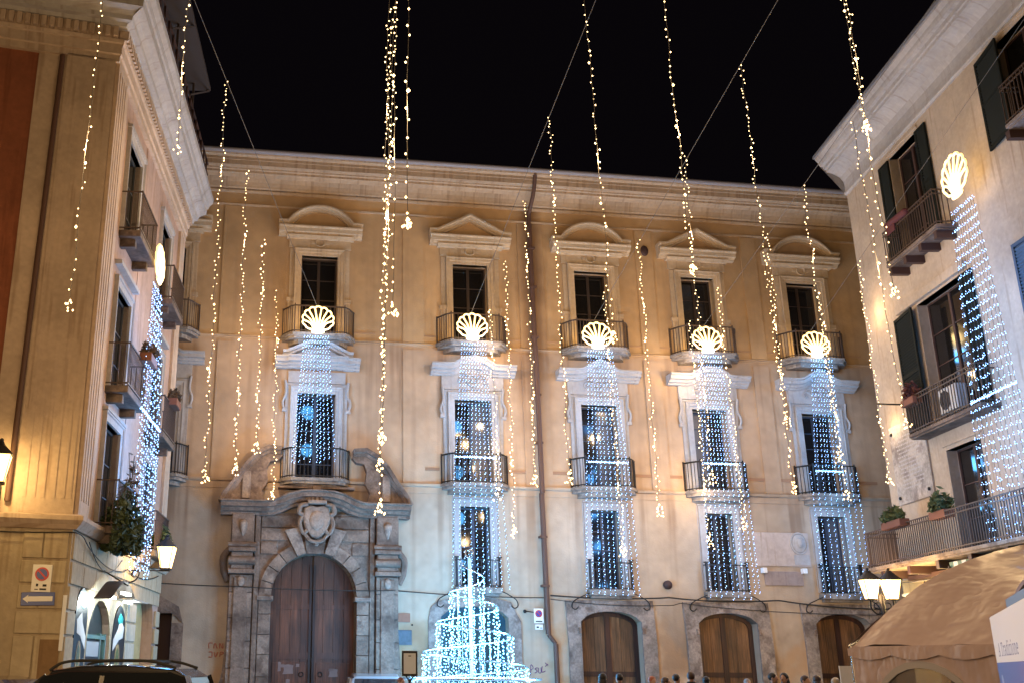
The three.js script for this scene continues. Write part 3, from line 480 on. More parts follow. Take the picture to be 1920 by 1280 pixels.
  for (let x = 0.0; x > -4; x -= 0.17) df.push(bx(x - 0.1, x, 14.72, 14.95, 0.05, 0.25));
  mesh('dentils', [bx(S0, S1, 14.67, 15.0, 0, 0.14), dn], mat.cream, corner, { stuff: true });
  mesh('dentils', front([bx(-12, 0, 14.67, 15.0, 0, 0.14), df]), mat.cream, corner, { stuff: true });
  // roof terrace: rusty railing and a light canopy
  const rail = [], plants = [];
  for (let x = S0 - 0.5; x < S1 + 0.5; x += 0.62) rail.push(bx(x, x + 0.05, 15.86, 17.1, 0.55, 0.6));
  for (const h of [15.95, 16.35, 16.7, 17.08]) rail.push(bx(S0 - 0.5, S1 + 0.5, h, h + 0.04, 0.54, 0.59));
  rail.push(bx(S0 - 0.5, S1 + 0.5, 15.9, 16.62, 0.50, 0.52));
  mesh('terrace_railing', [rail], mat.rust, corner);
  mesh('terrace_railing', front([bx(-12, 0.4, 15.9, 17.0, 0.5, 0.53), bx(-12, 0.45, 17.0, 17.06, 0.48, 0.55)]), mat.rust, corner);
  mesh('terrace_canopy', [bx(S0 + 0.6, -3.6, 18.1, 18.22, -1.5, 0.95), bar(V(S0 + 1, 15.9, 0.5), V(S0 + 1, 18.1, 0.5), 0.06), bar(V(-7, 15.9, 0.5), V(-7, 18.1, 0.5), 0.06), bar(V(-4, 15.9, 0.5), V(-4, 18.1, 0.5), 0.06), bar(V(-5.2, 17.0, 0.62), V(-3.6, 18.1, 0.9), 0.05), bar(V(-8.4, 17.0, 0.62), V(-6.9, 18.1, 0.9), 0.05)], M(0.045, 0.032, 0.028, 0.85), corner);
  // windows with white surrounds, and rail balconies
  wins.forEach(([a, b], i) => floors.forEach(([y0, y1], j) => {
    const w = part('window', corner), c = (a + b) / 2, hw = (b - a) / 2;
    mesh('surround', [sweep([[a, y0], [a, y1], [b, y1], [b, y0]], [[0, -0.2], [0, 0.06], [0.14, 0.07], [0.16, 0.1], [0.2, 0.1], [0.2, 0]]), j === 1 ? bx(a - 0.3, b + 0.3, y1 + 0.42, y1 + 0.52, 0, 0.16) : bx(a - 0.24, b + 0.24, y1 + 0.2, y1 + 0.28, 0, 0.12)], mat.whiteTrim, w);
    casement(w, c, y0, y1, hw, 2, 3, -0.12, M(0.05, 0.055, 0.06, 0.5), () => mat.pane);
    if (j < 3) {
      const bal = part('balcony', corner), x0 = a - 0.22, x1 = b + 0.28, N = 0.5, h = y0 + 0.02, rl = [];
      mesh('slab', [rbx(x0, x1, h - 0.16, h, -0.02, N, 0.02), bx(x0 + 0.2, x0 + 0.36, h - 0.34, h - 0.16, 0, N * 0.7), bx(x1 - 0.36, x1 - 0.2, h - 0.34, h - 0.16, 0, N * 0.7)], j === 0 ? M(0.17, 0.13, 0.12, 0.8, { map: stoneTex }) : M(0.2, 0.16, 0.14, 0.8, { map: stoneTex }), bal);
      for (const y of [h + 0.06, h + 0.96]) rl.push(bar(V(x0 + 0.03, y, 0), V(x0 + 0.03, y, N - 0.03), 0.03), bar(V(x1 - 0.03, y, 0), V(x1 - 0.03, y, N - 0.03), 0.03), bar(V(x0, y, N - 0.03), V(x1, y, N - 0.03), 0.035));
      for (let k = 0; k <= 15; k++) { const x = x0 + 0.03 + (x1 - x0 - 0.06) * k / 15; rl.push(bx(x - 0.009, x + 0.009, h, h + 0.96, N - 0.04, N - 0.022)); }
      for (let k = 1; k < 4; k++) for (const x of [x0 + 0.03, x1 - 0.03]) rl.push(bx(x - 0.009, x + 0.009, h, h + 0.96, N * k / 4 - 0.009, N * k / 4 + 0.009));
      mesh('railing', rl, mat.ironBrown, bal);
    }
  }));
  const fs2 = poly([[-10.56, -0.25], [-4.5, -0.25], [-4.5, 3.02], [-10.56, 3.02]]);
  for (const o of openings.slice(0, 3)) fs2.holes.push(arch(...o));
  const facing = extr(fs2, 0.001, 0.03);
  // base course, rusticated blocks
  mesh('base_band', [strip(S0, S1 + 0.25, 3.92, [[0, 0], [0, 0.12], [0.08, 0.2], [0.16, 0.26], [0.24, 0.26], [0.28, 0.16], [0.28, 0]], MITRE, 0), ...front([strip(-12, 0, 3.92, [[0, 0], [0, 0.12], [0.08, 0.2], [0.16, 0.26], [0.24, 0.26], [0.28, 0.16], [0.28, 0]], 0, MITRE)])], mat.cream, corner);
  mesh('base_sheet', [plan([[S0 - 0.04, 0], [S0 - 0.04, 0.04], [-10.56, 0.04], [-10.56, 0]], -0.25, 3.92), bx(-10.56, -1.2, 3.02, 3.92, 0.001, 0.03), facing, ...front([bx(-12, 0.02, -0.25, 3.92, 0.001, 0.04)])], mat.creamBlock2, corner);
  const rows = [[3.37, 3.9], [2.92, 3.32], [2.45, 2.87], [2.0, 2.4], [1.15, 1.95], [0.4, 1.1], [-0.25, 0.35]];
  rows.forEach(([y0, y1], r) => {
    const cut = r % 2 ? [-0.86, -0.02] : [-0.86, -0.48, -0.02];
    for (let i = 0; i < cut.length - 1; i++) mesh('block', front([rbx(cut[i] + 0.012, cut[i + 1] - 0.012, y0, y1, 0.03, 0.085, 0.012)]), rnd() < 0.5 ? mat.creamBlock : mat.creamBlock2, corner);
    if (r < 2) { let x = S0 + 0.02, end = r ? -4.9 : -1.3; while (x < end) { const w = Math.min(rr(0.75, 1.05), end - x); if (w > 0.25) mesh('block', [rbx(x + 0.012, x + w - 0.012, y0, y1, 0.02, 0.075, 0.012)], rnd() < 0.5 ? mat.creamBlock : mat.creamBlock2, corner); x += w; } }
    else mesh('block', [rbx(S0 + 0.0, -10.6, y0, y1, 0.02, 0.08, 0.012)], mat.creamBlock, corner);
    if (r > 1) { mesh('block', [rbx(-1.78, S1 + 0.02 + (r % 2) * 0.05, y0, y1, 0.0, 0.07, 0.02)], mat.creamBlock2, corner); mesh('block', [rbx(-5.6, -4.5, y0, y1, 0.002, 0.06, 0.012)], M(0.72, 0.68, 0.58, 0.85, plasterLook), corner); }
  });
  mesh('brown_recess', front([bx(-0.37, -0.02, -0.2, 1.9, 0.086, 0.095)]), M(0.32, 0.2, 0.1, 0.85, plasterLook), corner);
  mesh('white_stripe', front([bx(-0.03, 0.04, 1.7, 2.7, 0.0, 0.1)]), M(0.8, 0.82, 0.85, 0.7), corner);
  mesh('niche_back', [bx(-4.5, -1.75, -0.25, 3.6, -0.52, -0.3)], mat.yellowWall, corner);
  // shop: two arched picture panels and the glazed door between them
  const panel = (a, b, top, rise, n) => extr(poly([[a, 0.85], [b, 0.85], ...arcPts((a + b) / 2, top - rise, (b - a) / 2, rise, 0, Math.PI, 12)]), n - 0.02, n);
  const art = (seedy) => { const a = fbm(4, 4, 4, seedy); return (pts) => pts; };
  for (const [a, b, top, rise, flip] of [[-10.48, -9.52, 2.93, 0.6, 0], [-7.0, -5.68, 2.76, 0.7, 1]]) {
    const p = part('picture_panel', corner), c = (a + b) / 2, w = b - a, X = (t) => a + w * t;
    mesh('board', [panel(a, b, top, rise, 0.05)], M(0.012, 0.02, 0.028, 0.35), p);
    mesh('white_print', [extr(poly([[X(0.12), 2.3], [X(0.5), 2.45], [X(0.62), 2.25], [X(0.95), 2.0], [X(0.95), 1.75], [X(0.5), 2.0], [X(0.2), 2.05]].map(([x, y]) => [flip ? a + b - x : x, y])), 0.05, 0.055)], mat.white, p);
    mesh('teal_print', [extr(poly([[X(0.2), top - 0.28], [X(0.5), top - 0.16], [X(0.72), top - 0.34], [X(0.6), top - 0.42], [X(0.3), top - 0.36]].map(([x, y]) => [flip ? a + b - x : x, y])), 0.05, 0.056)], M(0.02, 0.25, 0.26, 0.5), p);
    mesh('food_print', [extr(poly(arcPts(X(0.45), 1.55, w * 0.2, 0.36, 0, Math.PI * 2, 16)), 0.05, 0.057), ], M(0.55, 0.42, 0.2, 0.6, { map: stoneTex }), p);
    mesh('food_print', [extr(poly(arcPts(X(0.43), 1.62, w * 0.13, 0.2, 0, Math.PI * 2, 14)), 0.057, 0.06)], M(0.18, 0.22, 0.06, 0.6, { map: stoneTex }), p);
    mesh('plinth', [bx(a, b, -0.25, 0.83, -0.2, 0.05)], flip ? M(0.42, 0.24, 0.03, 0.6) : mat.brownDark, p);
  }
  const sd = part('shop_door', corner);
  mesh('door_back', [bx(-9.36, -7.2, -0.25, 2.8, -0.2, -0.13)], M(0.012, 0.02, 0.02, 0.4), sd);
  mesh('fascia', [bx(-9.3, -7.9, 1.05, 1.95, -0.12, -0.03)], M(0.014, 0.02, 0.026, 0.35), sd);
  mesh('screen', [bx(-9.1, -8.0, 1.62, 1.92, -0.029, -0.022)], M(0.35, 0.38, 0.42, 0.5), sd);
  mesh('smile_mark', [tube([V(-9.2, 1.35, -0.025), V(-8.95, 1.18, -0.025), V(-8.6, 1.12, -0.025), V(-8.25, 1.2, -0.025), V(-8.05, 1.38, -0.025), V(-8.1, 1.44, -0.025)], 0.016, 20)], mat.white, sd);
  mesh('door_frame', [bx(-7.85, -7.75, -0.2, 2.1, -0.12, -0.04), bx(-7.35, -7.25, -0.2, 2.1, -0.12, -0.04), bx(-9.3, -7.25, 1.98, 2.06, -0.12, -0.04)], M(0.10, 0.2, 0.2, 0.5), sd);
  mesh('pane', [bx(-7.75, -7.35, -0.2, 1.98, -0.09, -0.08)], M(0.02, 0.06, 0.07, 0.08, { physical: true, clearcoat: 1 }), sd);
  mesh('green_board', [bx(-9.3, -7.95, -0.2, 1.0, -0.12, -0.04)], M(0.05, 0.13, 0.08, 0.5), sd);
}
{ // curved metal canopy over the shop with two tube lamps
  const t = thing('shop_canopy', 'curved sheet-metal canopy with two white tubes above the snack shop door', 'canopy', [0, 0, 0]);
  const cp = Array.from({ length: 25 }, (_, i) => { const x = i / 24; return [-9.75 + 2.4 * x, 2.9 + 0.26 * Math.sin((x - 0.18) * Math.PI * 1.25)]; });
  const g = [sweep(cp, [[0, 0.2], [0.02, 0.2], [0.02, 0.55], [0, 0.55], [0, 0.2]])];
  mesh('sheet', g.map((q) => q.applyMatrix4(leftMatrix)), M(0.10, 0.08, 0.07, 0.5, { metalness: 0.4 }), t);
  mesh('hanger', [bar(V(-8.6, 3.08, 0.6), V(-8.5, 3.4, 0.05), 0.025), bar(V(-8.4, 3.08, 0.6), V(-8.5, 3.4, 0.05), 0.025)].map((q) => q.applyMatrix4(leftMatrix)), mat.iron, t);
  for (const [a, b, h] of [[-9.5, -9.05, 2.76], [-8.2, -7.5, 2.92]]) { mesh('tube_lamp', [bx(a, b, h, h + 0.05, 0.4, 0.5)].map((q) => q.applyMatrix4(leftMatrix)), mat.tubeWhite, t); const p = onLeft((a + b) / 2, h - 0.06, 0.45); point([0.86, 1, 0.97], 3.0, p.x, p.y, p.z); }
  const q = thing('poster_lamp', 'thin white lamp bar over the right-hand picture panel of the snack shop', 'lamp');
  mesh('bar', [bx(-7.0, -5.4, 2.86, 2.89, 0.05, 0.5)].map((z) => z.applyMatrix4(leftMatrix)), M(0.3, 0.28, 0.25, 0.5), q);
  mesh('tube_lamp', [bx(-6.9, -6.1, 2.81, 2.855, 0.2, 0.26)].map((z) => z.applyMatrix4(leftMatrix)), mat.tubeWhite, q); const p = onLeft(-6.4, 2.74, 0.3); point([0.9, 1, 0.95], 2.2, p.x, p.y, p.z);
}
// ---------------------------------------------------------------- the house on the right
const RIGHT = { pos: [15.77788825, Y0, -30.5], turn: -Math.PI / 2 - 0.04290011 };
const rightMatrix = new THREE.Matrix4().makeRotationY(RIGHT.turn).setPosition(...RIGHT.pos);
const onRight = (s, h, n) => V(s, h, n).applyMatrix4(rightMatrix);
const right = thing('side_house', 'cream three-storey house with broad cornice, dark louvred shutters and iron balconies', 'house', RIGHT.pos, RIGHT.turn);
{
  const s = poly([[-0.3, -0.25], [18, -0.25], [18, 17.3], [-0.3, 17.3]]);
  const holes = [[2.75, 4.45, 12.75, 16.15], [3.0, 5.4, 7.75, 11.4], [3.3, 5.05, 4.35, 7.15], [8.5, 10.2, 13.7, 16.2], [8.5, 10.2, 7.9, 11.2], [8.5, 10.2, 4.35, 7.15]];
  for (const [a, b, y0, y1] of holes) s.holes.push(rect(a, b, y0, y1));
  const gf = [[1.2, 3.6, 3.3], [5.2, 8.0, 3.3], [9.6, 12, 3.3]];
  for (const [a, b, top] of gf) s.holes.push(new THREE.Path([[a, -0.25], [b, -0.25], ...arcPts((a + b) / 2, top - 0.7, (b - a) / 2, 0.7, 0, Math.PI, 12)].map(([x, y]) => new THREE.Vector2(x, y))));
  mesh('wall', [extr(s, -0.5, 0)], mat.rightWall, right);
  mesh('inner_block', [bx(-0.3, 18, -0.25, 17.4, -11, -0.55)], mat.rightWall, right);
  mesh('ground_floor_facing', [bx(-0.31, 1.18, -0.25, 4.0, 0.002, 0.03), bx(3.62, 5.18, -0.25, 4.0, 0.002, 0.03), bx(1.18, 3.62, 3.34, 4.0, 0.002, 0.03), bx(5.18, 12, 3.34, 4.0, 0.002, 0.03)], mat.yellowWall, right);
  const cor = [[0, 0], [0, 0.05], [0.05, 0.1], [0.11, 0.1], [0.13, 0.05], [0.26, 0.05], [0.27, 0.03], [0.5, 0.06], [0.66, 0.16], [0.8, 0.34], [0.88, 0.52], [0.9, 0.62], [0.98, 0.64], [1.0, 0.7], [1.1, 0.72], [1.13, 0.82], [1.2, 0.86], [1.28, 0.88], [1.4, 0.98], [1.46, 0.98], [1.46, 0]];
  mesh('cornice', [strip(-0.3, 10.3, 16.42, cor.map(([h, n]) => [h, n * 0.84]), 0.2, 0)], mat.whiteTrim, right);
  mesh('gutter', [bx(-0.52, 10.3, 17.87, 17.97, -1.5, 0.86)], M(0.2, 0.2, 0.22, 0.6), right);
  mesh('chimney', [bx(7.2, 8.6, 17.9, 20.5, -3.2, -1.4)], M(0.4, 0.25, 0.16, 0.9, plasterLook), right);
  // shutters: frame and slats
  const shutter = (a, b, y0, y1, n, m, ang = 0, label) => {
    const p = part('shutter', right), W = b - a, sl = [], f = 0.09; if (label) p.userData.label = label;
    p.position.set(a, 0, n); p.rotation.y = ang;
    mesh('shutter_frame', [bx(0, f, y0, y1, 0, 0.05), bx(W - f, W, y0, y1, 0, 0.05), bx(f, W - f, y1 - f, y1, 0.003, 0.047), bx(f, W - f, y0, y0 + f, 0.003, 0.047), bx(f, W - f, (y0 + y1) / 2 - 0.05, (y0 + y1) / 2 + 0.05, 0.003, 0.047), bx(f, W - f, y0 + f, y1 - f, 0.008, 0.012)], m, p);
    for (let y = y0 + f + 0.04; y < y1 - f - 0.03; y += 0.085) sl.push(new THREE.BoxGeometry(W - 2 * f, 0.07, 0.012).rotateX(0.7).translate(W / 2, y, 0.025));
    mesh('slats', sl, m, p, { stuff: true });
  };
  shutter(2.12, 2.74, 12.8, 16.12, 0.03, mat.greenShutter); shutter(4.47, 5.05, 12.8, 16.12, 0.03, mat.greenShutter);
  shutter(1.7, 2.98, 7.8, 11.36, 0.05, mat.greenShutter, -0.08);
  shutter(5.42, 6.0, 7.8, 11.36, 0.03, mat.greenShutter);
  shutter(7.78, 9.0, 13.75, 16.2, 0.03, mat.greenShutter, -0.12); shutter(7.86, 8.48, 8.0, 11.2, 0.03, mat.blueShutter);
  holes.forEach(([a, b, y0, y1], i) => {
    const w = part('window', right);
    mesh('surround', [sweep([[a, y0], [a, y1], [b, y1], [b, y0]], [[0, -0.25], [0, 0.01], [0.1, 0.015], [0.1, 0]]), i === 1 ? bx(1.9, b + 0.35, y1 + 0.06, y1 + 0.3, 0, 0.12) : bx(a - 0.1, b + 0.1, y1 + 0.1, y1 + 0.16, 0, 0.05)], mat.rightWall, w);
    casement(w, (a + b) / 2, y0, y1, (b - a) / 2, 2, i < 2 ? 4 : 3, -0.28, mat.brownDark, () => mat.pane);
  });
  // balconies
  const rect_balcony = (x0, x1, h, N, topRail, step, brackets, m) => {
    const b = part('balcony', right), g = [];
    mesh('slab', [rbx(x0, x1, h - 0.1, h, -0.02, N, 0.015), bx(x0 + 0.05, x1 - 0.05, h - 0.15, h - 0.1, 0, N - 0.04)], m, b);
    for (const x of brackets) mesh('bracket', [bx(x - 0.08, x + 0.08, h - 0.36, h - 0.15, 0, N * 0.95)], mat.brownDark, b);
    for (const y of [h + 0.07, h + topRail - 0.12, h + topRail]) g.push(bar(V(x0 + 0.03, y, 0), V(x0 + 0.03, y, N - 0.03), 0.028), bar(V(x1 - 0.03, y, 0), V(x1 - 0.03, y, N - 0.03), 0.028), bar(V(x0, y, N - 0.03), V(x1, y, N - 0.03), 0.03));
    const n = Math.round((x1 - x0) / step), k2 = Math.max(2, Math.round(N / step));
    for (let k = 0; k <= n; k++) { const x = x0 + 0.03 + (x1 - x0 - 0.06) * k / n; g.push(bx(x - 0.01, x + 0.01, h, h + topRail, N - 0.04, N - 0.02)); }
    for (let k = 1; k < k2; k++) for (const x of [x0 + 0.03, x1 - 0.03]) g.push(bx(x - 0.01, x + 0.01, h, h + topRail, N * k / k2 - 0.01, N * k / k2 + 0.01));
    mesh('railing', g, mat.ironBrown, b);
  };
  rect_balcony(2.7, 5.7, 12.75, 0.55, 1.0, 0.13, [2.85, 3.75, 4.65, 5.5], M(0.24, 0.19, 0.17, 0.8, { map: stoneTex }));
  rect_balcony(2.4, 6.2, 7.78, 0.5, 1.0, 0.14, [], M(0.26, 0.2, 0.17, 0.8, { map: stoneTex }));
  rect_balcony(9.2, 11.6, 13.68, 0.5, 1.0, 0.14, [9.2, 11.2], M(0.34, 0.3, 0.3, 0.8, { map: stoneTex }));
  rect_balcony(-0.2, 13, 4.34, 1.0, 1.0, 0.115, [0.6, 2.2, 3.8, 5.4, 7.0, 8.6], M(0.42, 0.33, 0.25, 0.8, { map: stoneTex }));
  mesh('flag_pole', [bar(V(1.6, 8.85, 0.02), V(1.3, 8.95, 0.75), 0.035)], mat.iron, right);
  for (const [a, b, top] of gf) { const d = part('shop_opening', right); mesh('shop_front', [bx(a - 0.1, b + 0.1, -0.25, top, -0.52, -0.44)], M(0.12, 0.09, 0.06, 0.6), d); mesh('frame', [bx(a, a + 0.08, -0.25, top - 0.7, -0.3, -0.2), bx(b - 0.08, b, -0.25, top - 0.7, -0.3, -0.2), bx(a + 0.08, b - 0.08, 2.3, 2.4, -0.3, -0.2)], mat.brownDark, d); }
  // marble tablet with four studs; its worn lines of lettering
  const tb = part('marble_tablet', right);
  mesh('stone_plate', [rbx(0.28, 2.42, 6.1, 8.42, 0.0, 0.06, 0.015)], mat.marble, tb);
  mesh('stud', [0, 1, 2, 3].map((i) => lathe([[0.001, 0], [0.05, 0], [0.05, 0.04], [0.001, 0.06]], 0, 0, 0).rotateX(Math.PI / 2).translate(i % 2 ? 2.22 : 0.46, i < 2 ? 6.3 : 8.2, 0.06)), mat.iron, tb, { stuff: true });
  const ln = []; for (let y = 8.0; y > 6.5; y -= 0.115) { let x = 0.62 + rr(0, 0.18); const end = 2.05 - rr(0, 0.2); while (x < end) { const w = rr(0.03, 0.11); ln.push(bx(x, x + w, y, y + 0.045, 0.0602, 0.062)); x += w + 0.035; } }
  mesh('worn_lettering', ln, M(0.42, 0.39, 0.38, 0.8), tb, { stuff: true });
  // light wall fixtures on the ground floor
}

// ---------------------------------------------------------------- strings of warm lights hanging from wires across the square
function lightString(label, x0, y0, z, x1, y1, o = {}) {
  const t = thing('light_string', label, 'light string', [0, 0, 0], 0, o.group), L = y0 - y1, step = o.step ?? 0.1, n = Math.floor(L / step), P = [], W = [];
  const D = -z / 24;
  for (let i = 0; i <= n; i++) {
    const f = i / n, sway = D * (0.018 * Math.sin(i * 0.31 + x0 * 7) + 0.016 * Math.sin(i * 0.83 + z));
    const x = x0 + (x1 - x0) * f + sway, zz = z + 0.03 * D * Math.cos(i * 0.4 + x0);
    W.push(V(x, y0 - L * f, zz));
    if (rnd() < 0.93) P.push([x + D * rr(-0.045, 0.045), y0 - L * f + rr(-0.03, 0.03), zz + rr(-0.03, 0.03), rnd() < 0.07 ? 1.7 : rr(0.75, 1.15)]);
  }
  const tail = o.tail ?? 12;                       // the end of the string gathered in a bunch
  for (let i = 0; i < tail; i++) { const q = rnd(); P.push([x1 + D * rr(-0.11, 0.11) * (0.25 + q), y1 + D * (0.26 - 0.3 * q), z + D * rr(-0.08, 0.08), 1.1]); };
  mesh('wire', [tube(W.filter((_, i) => i % 3 === 0 || i === n), 0.002 + 0.004 * D, Math.max(8, n >> 1), 3)], mat.wire, t);
  mesh('light_bulbs', bulbs(P, o.r ?? 0.026, 1.3), mat.ledWarm, t, { stuff: true });
  const k = Math.max(1, Math.round(L / 4)), strength = o.power ?? 1;
  for (let i = 0; i < k; i++) { const f = (i + 0.5) / k; point(STRING_COLOR, strength * STRING_LIGHT * L / k / 4.3, x0 + (x1 - x0) * f, y0 - L * f, z, scene, 6); }
  return t;
}
const Y = (h) => h + Y0;
const W0 = 'light strings on the wire over the gateway', W1 = 'light strings on the wire over the drainpipe', W2 = 'light strings on the wire to the middle shell', W3 = 'light strings on the wire to the fourth shell', W4 = 'light strings on the wire to the last shell';
const STR = [
  ['warm light string farthest left before the palace, its end left of the gateway', -3.37, 14.44, -20.89, -3.35, 5.08, W0],
  ['warm light string ending over the left tip of the broken stone pediment', -3.29, 14.03, -24.66, -3.22, 5.87, W0],
  ['warm light string ending just above the left scroll of the gateway', -3.17, 13.63, -28.39, -3.14, 7.14, W0],
  ['warm light string hanging past the left rail of the balcony over the gateway', -3.06, 13.29, -31.85, -2.93, 6.4, W0],
  ['long warm light string right of the drainpipe, ending beside the third balcony', 4.38, 14.35, -22.3, 4.43, 5.34, W1],
  ['warm light string hanging right along the drainpipe of the palace', 4.35, 13.93, -26.11, 4.3, 5.92, W1],
  ['warm light string between the second window column and the drainpipe', 4.25, 13.54, -29.71, 4.24, 5.06, W1],
  ['shorter warm light string at the right edge of the second lower balcony', 4.18, 13.19, -33.23, 4.26, 6.67, W1],
  ['long warm light string between the fourth and fifth window columns of the palace', 8.44, 14.63, -20.33, 8.51, 4.86, W2],
  ['warm light string falling through the fourth shell and its window below', 8.23, 14.22, -24.06, 8.14, 5.67, W2],
  ['warm light string on the bare wall between third and fourth window columns', 8.08, 13.74, -28.4, 8.1, 5.52, W2],
  ['warm light string falling beside the third shell into the middle icicle curtain', 7.84, 13.35, -31.98, 7.89, 4.74, W2],
  ['warm light string falling over the right side of the last palace window column', 11.88, 14.11, -25.5, 11.98, 5.55, W3],
  ['warm light string with a bunched end halfway between fourth and fifth columns', 11.83, 13.83, -28.12, 11.81, 8.02, W3],
  ['warm light string at the right edge of the fourth icicle curtain', 11.51, 13.44, -31.64, 11.59, 5.59, W3],
  ['warm light string at the left edge of the fourth icicle curtain', 11.34, 13.17, -34.2, 11.32, 5.29, W3],
  ['warm light string along the gap between the palace and the side house', 15.35, 13.7, -29.84, 15.31, 6.72, W4],
  ['short warm light string dropping through the last shell at the palace end', 15.2, 13.41, -32.5, 15.21, 7.86, W4],
];
for (const [lab, x0, y0, z, x1, y1, g] of STR) lightString(lab, x0, Y(y0), z, x1, Y(y1), { group: g, r: 0.0135 + 0.0004 * (-z - 18), power: x0 > 15 ? 0.35 : 1 });
const NEAR = 'near light strings out of the sky';
for (const [lab, x0, y0, z, x1, y1, o] of [
  ['longest string of the warm light bundle over the gateway side of the palace', 0.23, 10.25, -12, 0.14, 3.2, { step: 0.085 }],
  ['string of the warm light bundle ending in a bunch beside the first window column', 0.23, 8.82, -10.5, 0.15, 3.72, { step: 0.085 }],
  ['string of the warm light bundle ending next to the right scroll of the gateway', 0.29, 9.52, -11, 0.14, 3.53, { step: 0.085 }],
  ['string of the warm light bundle ending right of the first shell', 0.22, 7.34, -8, 0.2, 4.26, { step: 0.1 }],
  ['near sparse warm light string with big bulbs, ending under the palace cornice', 0.27, 6.24, -6.5, 0.26, 4.38, { step: 0.11 }],
  ['near warm light string crossing the right cornice, ending above the middle shutters', 4.87, 8.11, -9, 4.93, 4.83, { step: 0.075 }],
  ['doubled warm light string with bristling bulbs, ending before the right cornice', 5.07, 8.33, -9.3, 5.07, 6.75, { step: 0.05, tail: 26 }],
  ['warm light string before the side house wall, ending over its marble tablet', 7.43, 9.54, -14, 7.54, 4.74, { step: 0.1 }],
  ['warm light string hanging before the terrace edge of the corner house', -2.53, 10.22, -12, -2.53, 7.86, { step: 0.09, tail: 4 }],
  ['warm light string hanging before the cream front of the corner house', -2.77, 8.0, -9, -2.8, 4.64, { step: 0.1, tail: 7 }],
  ['warm light string from the sky ending at the right of the third shell', 3.17, 11.01, -13, 3.27, 5.64, { step: 0.1, tail: 14 }],
  ['warm light string from the sky ending above the fourth top window', 3.68, 9.56, -11, 3.73, 5.83, { step: 0.09, tail: 18 }],
]) lightString(lab, x0, Y(y0), z, x1, Y(y1), { group: NEAR, r: z > -10 ? 0.009 : 0.011, ...o });
// the wires that carry them, from each shell towards the near end of the square
[[-1.76, 13.1, -32.97, -3.37, 14.44, -20.89], [3.52, 13.1, -33.64, 4.38, 14.35, -22.3], [7.92, 13.1, -34.21, 8.44, 14.63, -20.33], [11.94, 13.1, -34.72, 11.88, 14.11, -25.5], [15.97, 13.1, -35.24, 15.35, 13.7, -29.84]].forEach(([a, b, c, d, e, f], i) => {
  const p = V(a, Y(b), c), q = V(d, Y(e), f), far = p.clone().lerp(q, (c - 4) / (c - f) * 1.0);
  const w = mesh('overhead_wire', [rod(p, far, 0.008, 4)], mat.wire);
  tag(w, ['thin wire rising from the first shell over the gateway', 'thin wire rising from the second shell past the drainpipe', 'thin wire rising from the middle shell of the palace', 'thin wire rising from the fourth shell of the palace', 'thin wire rising from the last shell past the right cornice'][i], 'wire', 'overhead wires');
});

// ---------------------------------------------------------------- scallop shells of light rope
function shell(label, m4, group = 'scallop shell lights') {
  const t = thing('scallop_shell_light', label, 'shell light', [0, 0, 0], 0, group);
  t.applyMatrix4(m4);
  const end = (i) => { const a = Math.PI * (1.16 - 1.32 * i / 9); return V(0.50 * Math.cos(a), 0.0 + 0.44 * Math.sin(a), 0); };
  const rim = [];
  for (let i = 0; i < 9; i++) { const a = end(i), b = end(i + 1), mid = a.clone().lerp(b, 0.5), out = mid.clone().setY(mid.y + 0.1).normalize(); for (let k = 0; k < 6; k++) { const f = k / 6; rim.push(a.clone().lerp(b, f).addScaledVector(out, 0.055 * Math.sin(f * Math.PI))); } }
  rim.push(end(9));
  rim.push(V(0.36, -0.30, 0), V(0.2, -0.36, 0), V(0.2, -0.43, 0), V(0.1, -0.45, 0), V(0, -0.46, 0), V(-0.1, -0.45, 0), V(-0.2, -0.43, 0), V(-0.2, -0.36, 0), V(-0.36, -0.30, 0), end(0));
  mesh('rim', [tube(rim, 0.03, 150, 6)], mat.rope, t);
  for (let i = 1; i < 9; i++) { const e = end(i); mesh('rib', [tube([V((i - 4.5) * 0.035, -0.42, 0), V(e.x * 0.5, e.y * 0.45 - 0.14, 0.03), e], 0.03, 12, 6)], mat.rope, t); }
  mesh('frame', [bar(V(-0.2, -0.44, -0.03), V(0.2, -0.44, -0.03), 0.02), bar(V(0, -0.46, -0.03), V(0, 0.42, -0.03), 0.015)], mat.iron, t);
  const p = V(0, -0.05, 0.1).applyMatrix4(m4); point([1, 0.70, 0.30], SHELL_LIGHT, p.x, p.y, p.z, scene, 12);
  const q = V(0, 0.0, m4.elements[13] > 13 || m4.elements[12] < -5 ? 0.35 : -0.25).applyMatrix4(m4); point([1, 0.62, 0.22], SHELL_LIGHT * 0.9, q.x, q.y, q.z, scene, 12);
}
const SH = [[-1.86, 12.60], [3.47, 12.63], [7.93, 12.53], [11.97, 12.58], [16.08, 12.60]];
['first shell light, above the gateway side of the palace', 'second shell light, left of the palace drainpipe', 'third shell light, middle of the five on the palace', 'fourth shell light from the left on the palace', 'last shell light on the palace, nearest the side house'].forEach((lab, i) => shell('glowing rope-light scallop ' + lab, palMatrix.clone().multiply(new THREE.Matrix4().makeTranslation(SH[i][0], SH[i][1], 0.98))));
shell('glowing scallop shell seen edge-on at the wall of the corner house', leftMatrix.clone().multiply(new THREE.Matrix4().makeTranslation(-7.68, 10.78, 0.62)));
shell('glowing scallop shell on the wall of the side house', rightMatrix.clone().multiply(new THREE.Matrix4().makeTranslation(6.98, 13.48, 0.6)).multiply(new THREE.Matrix4().makeScale(1.12, 1.22, 1)));

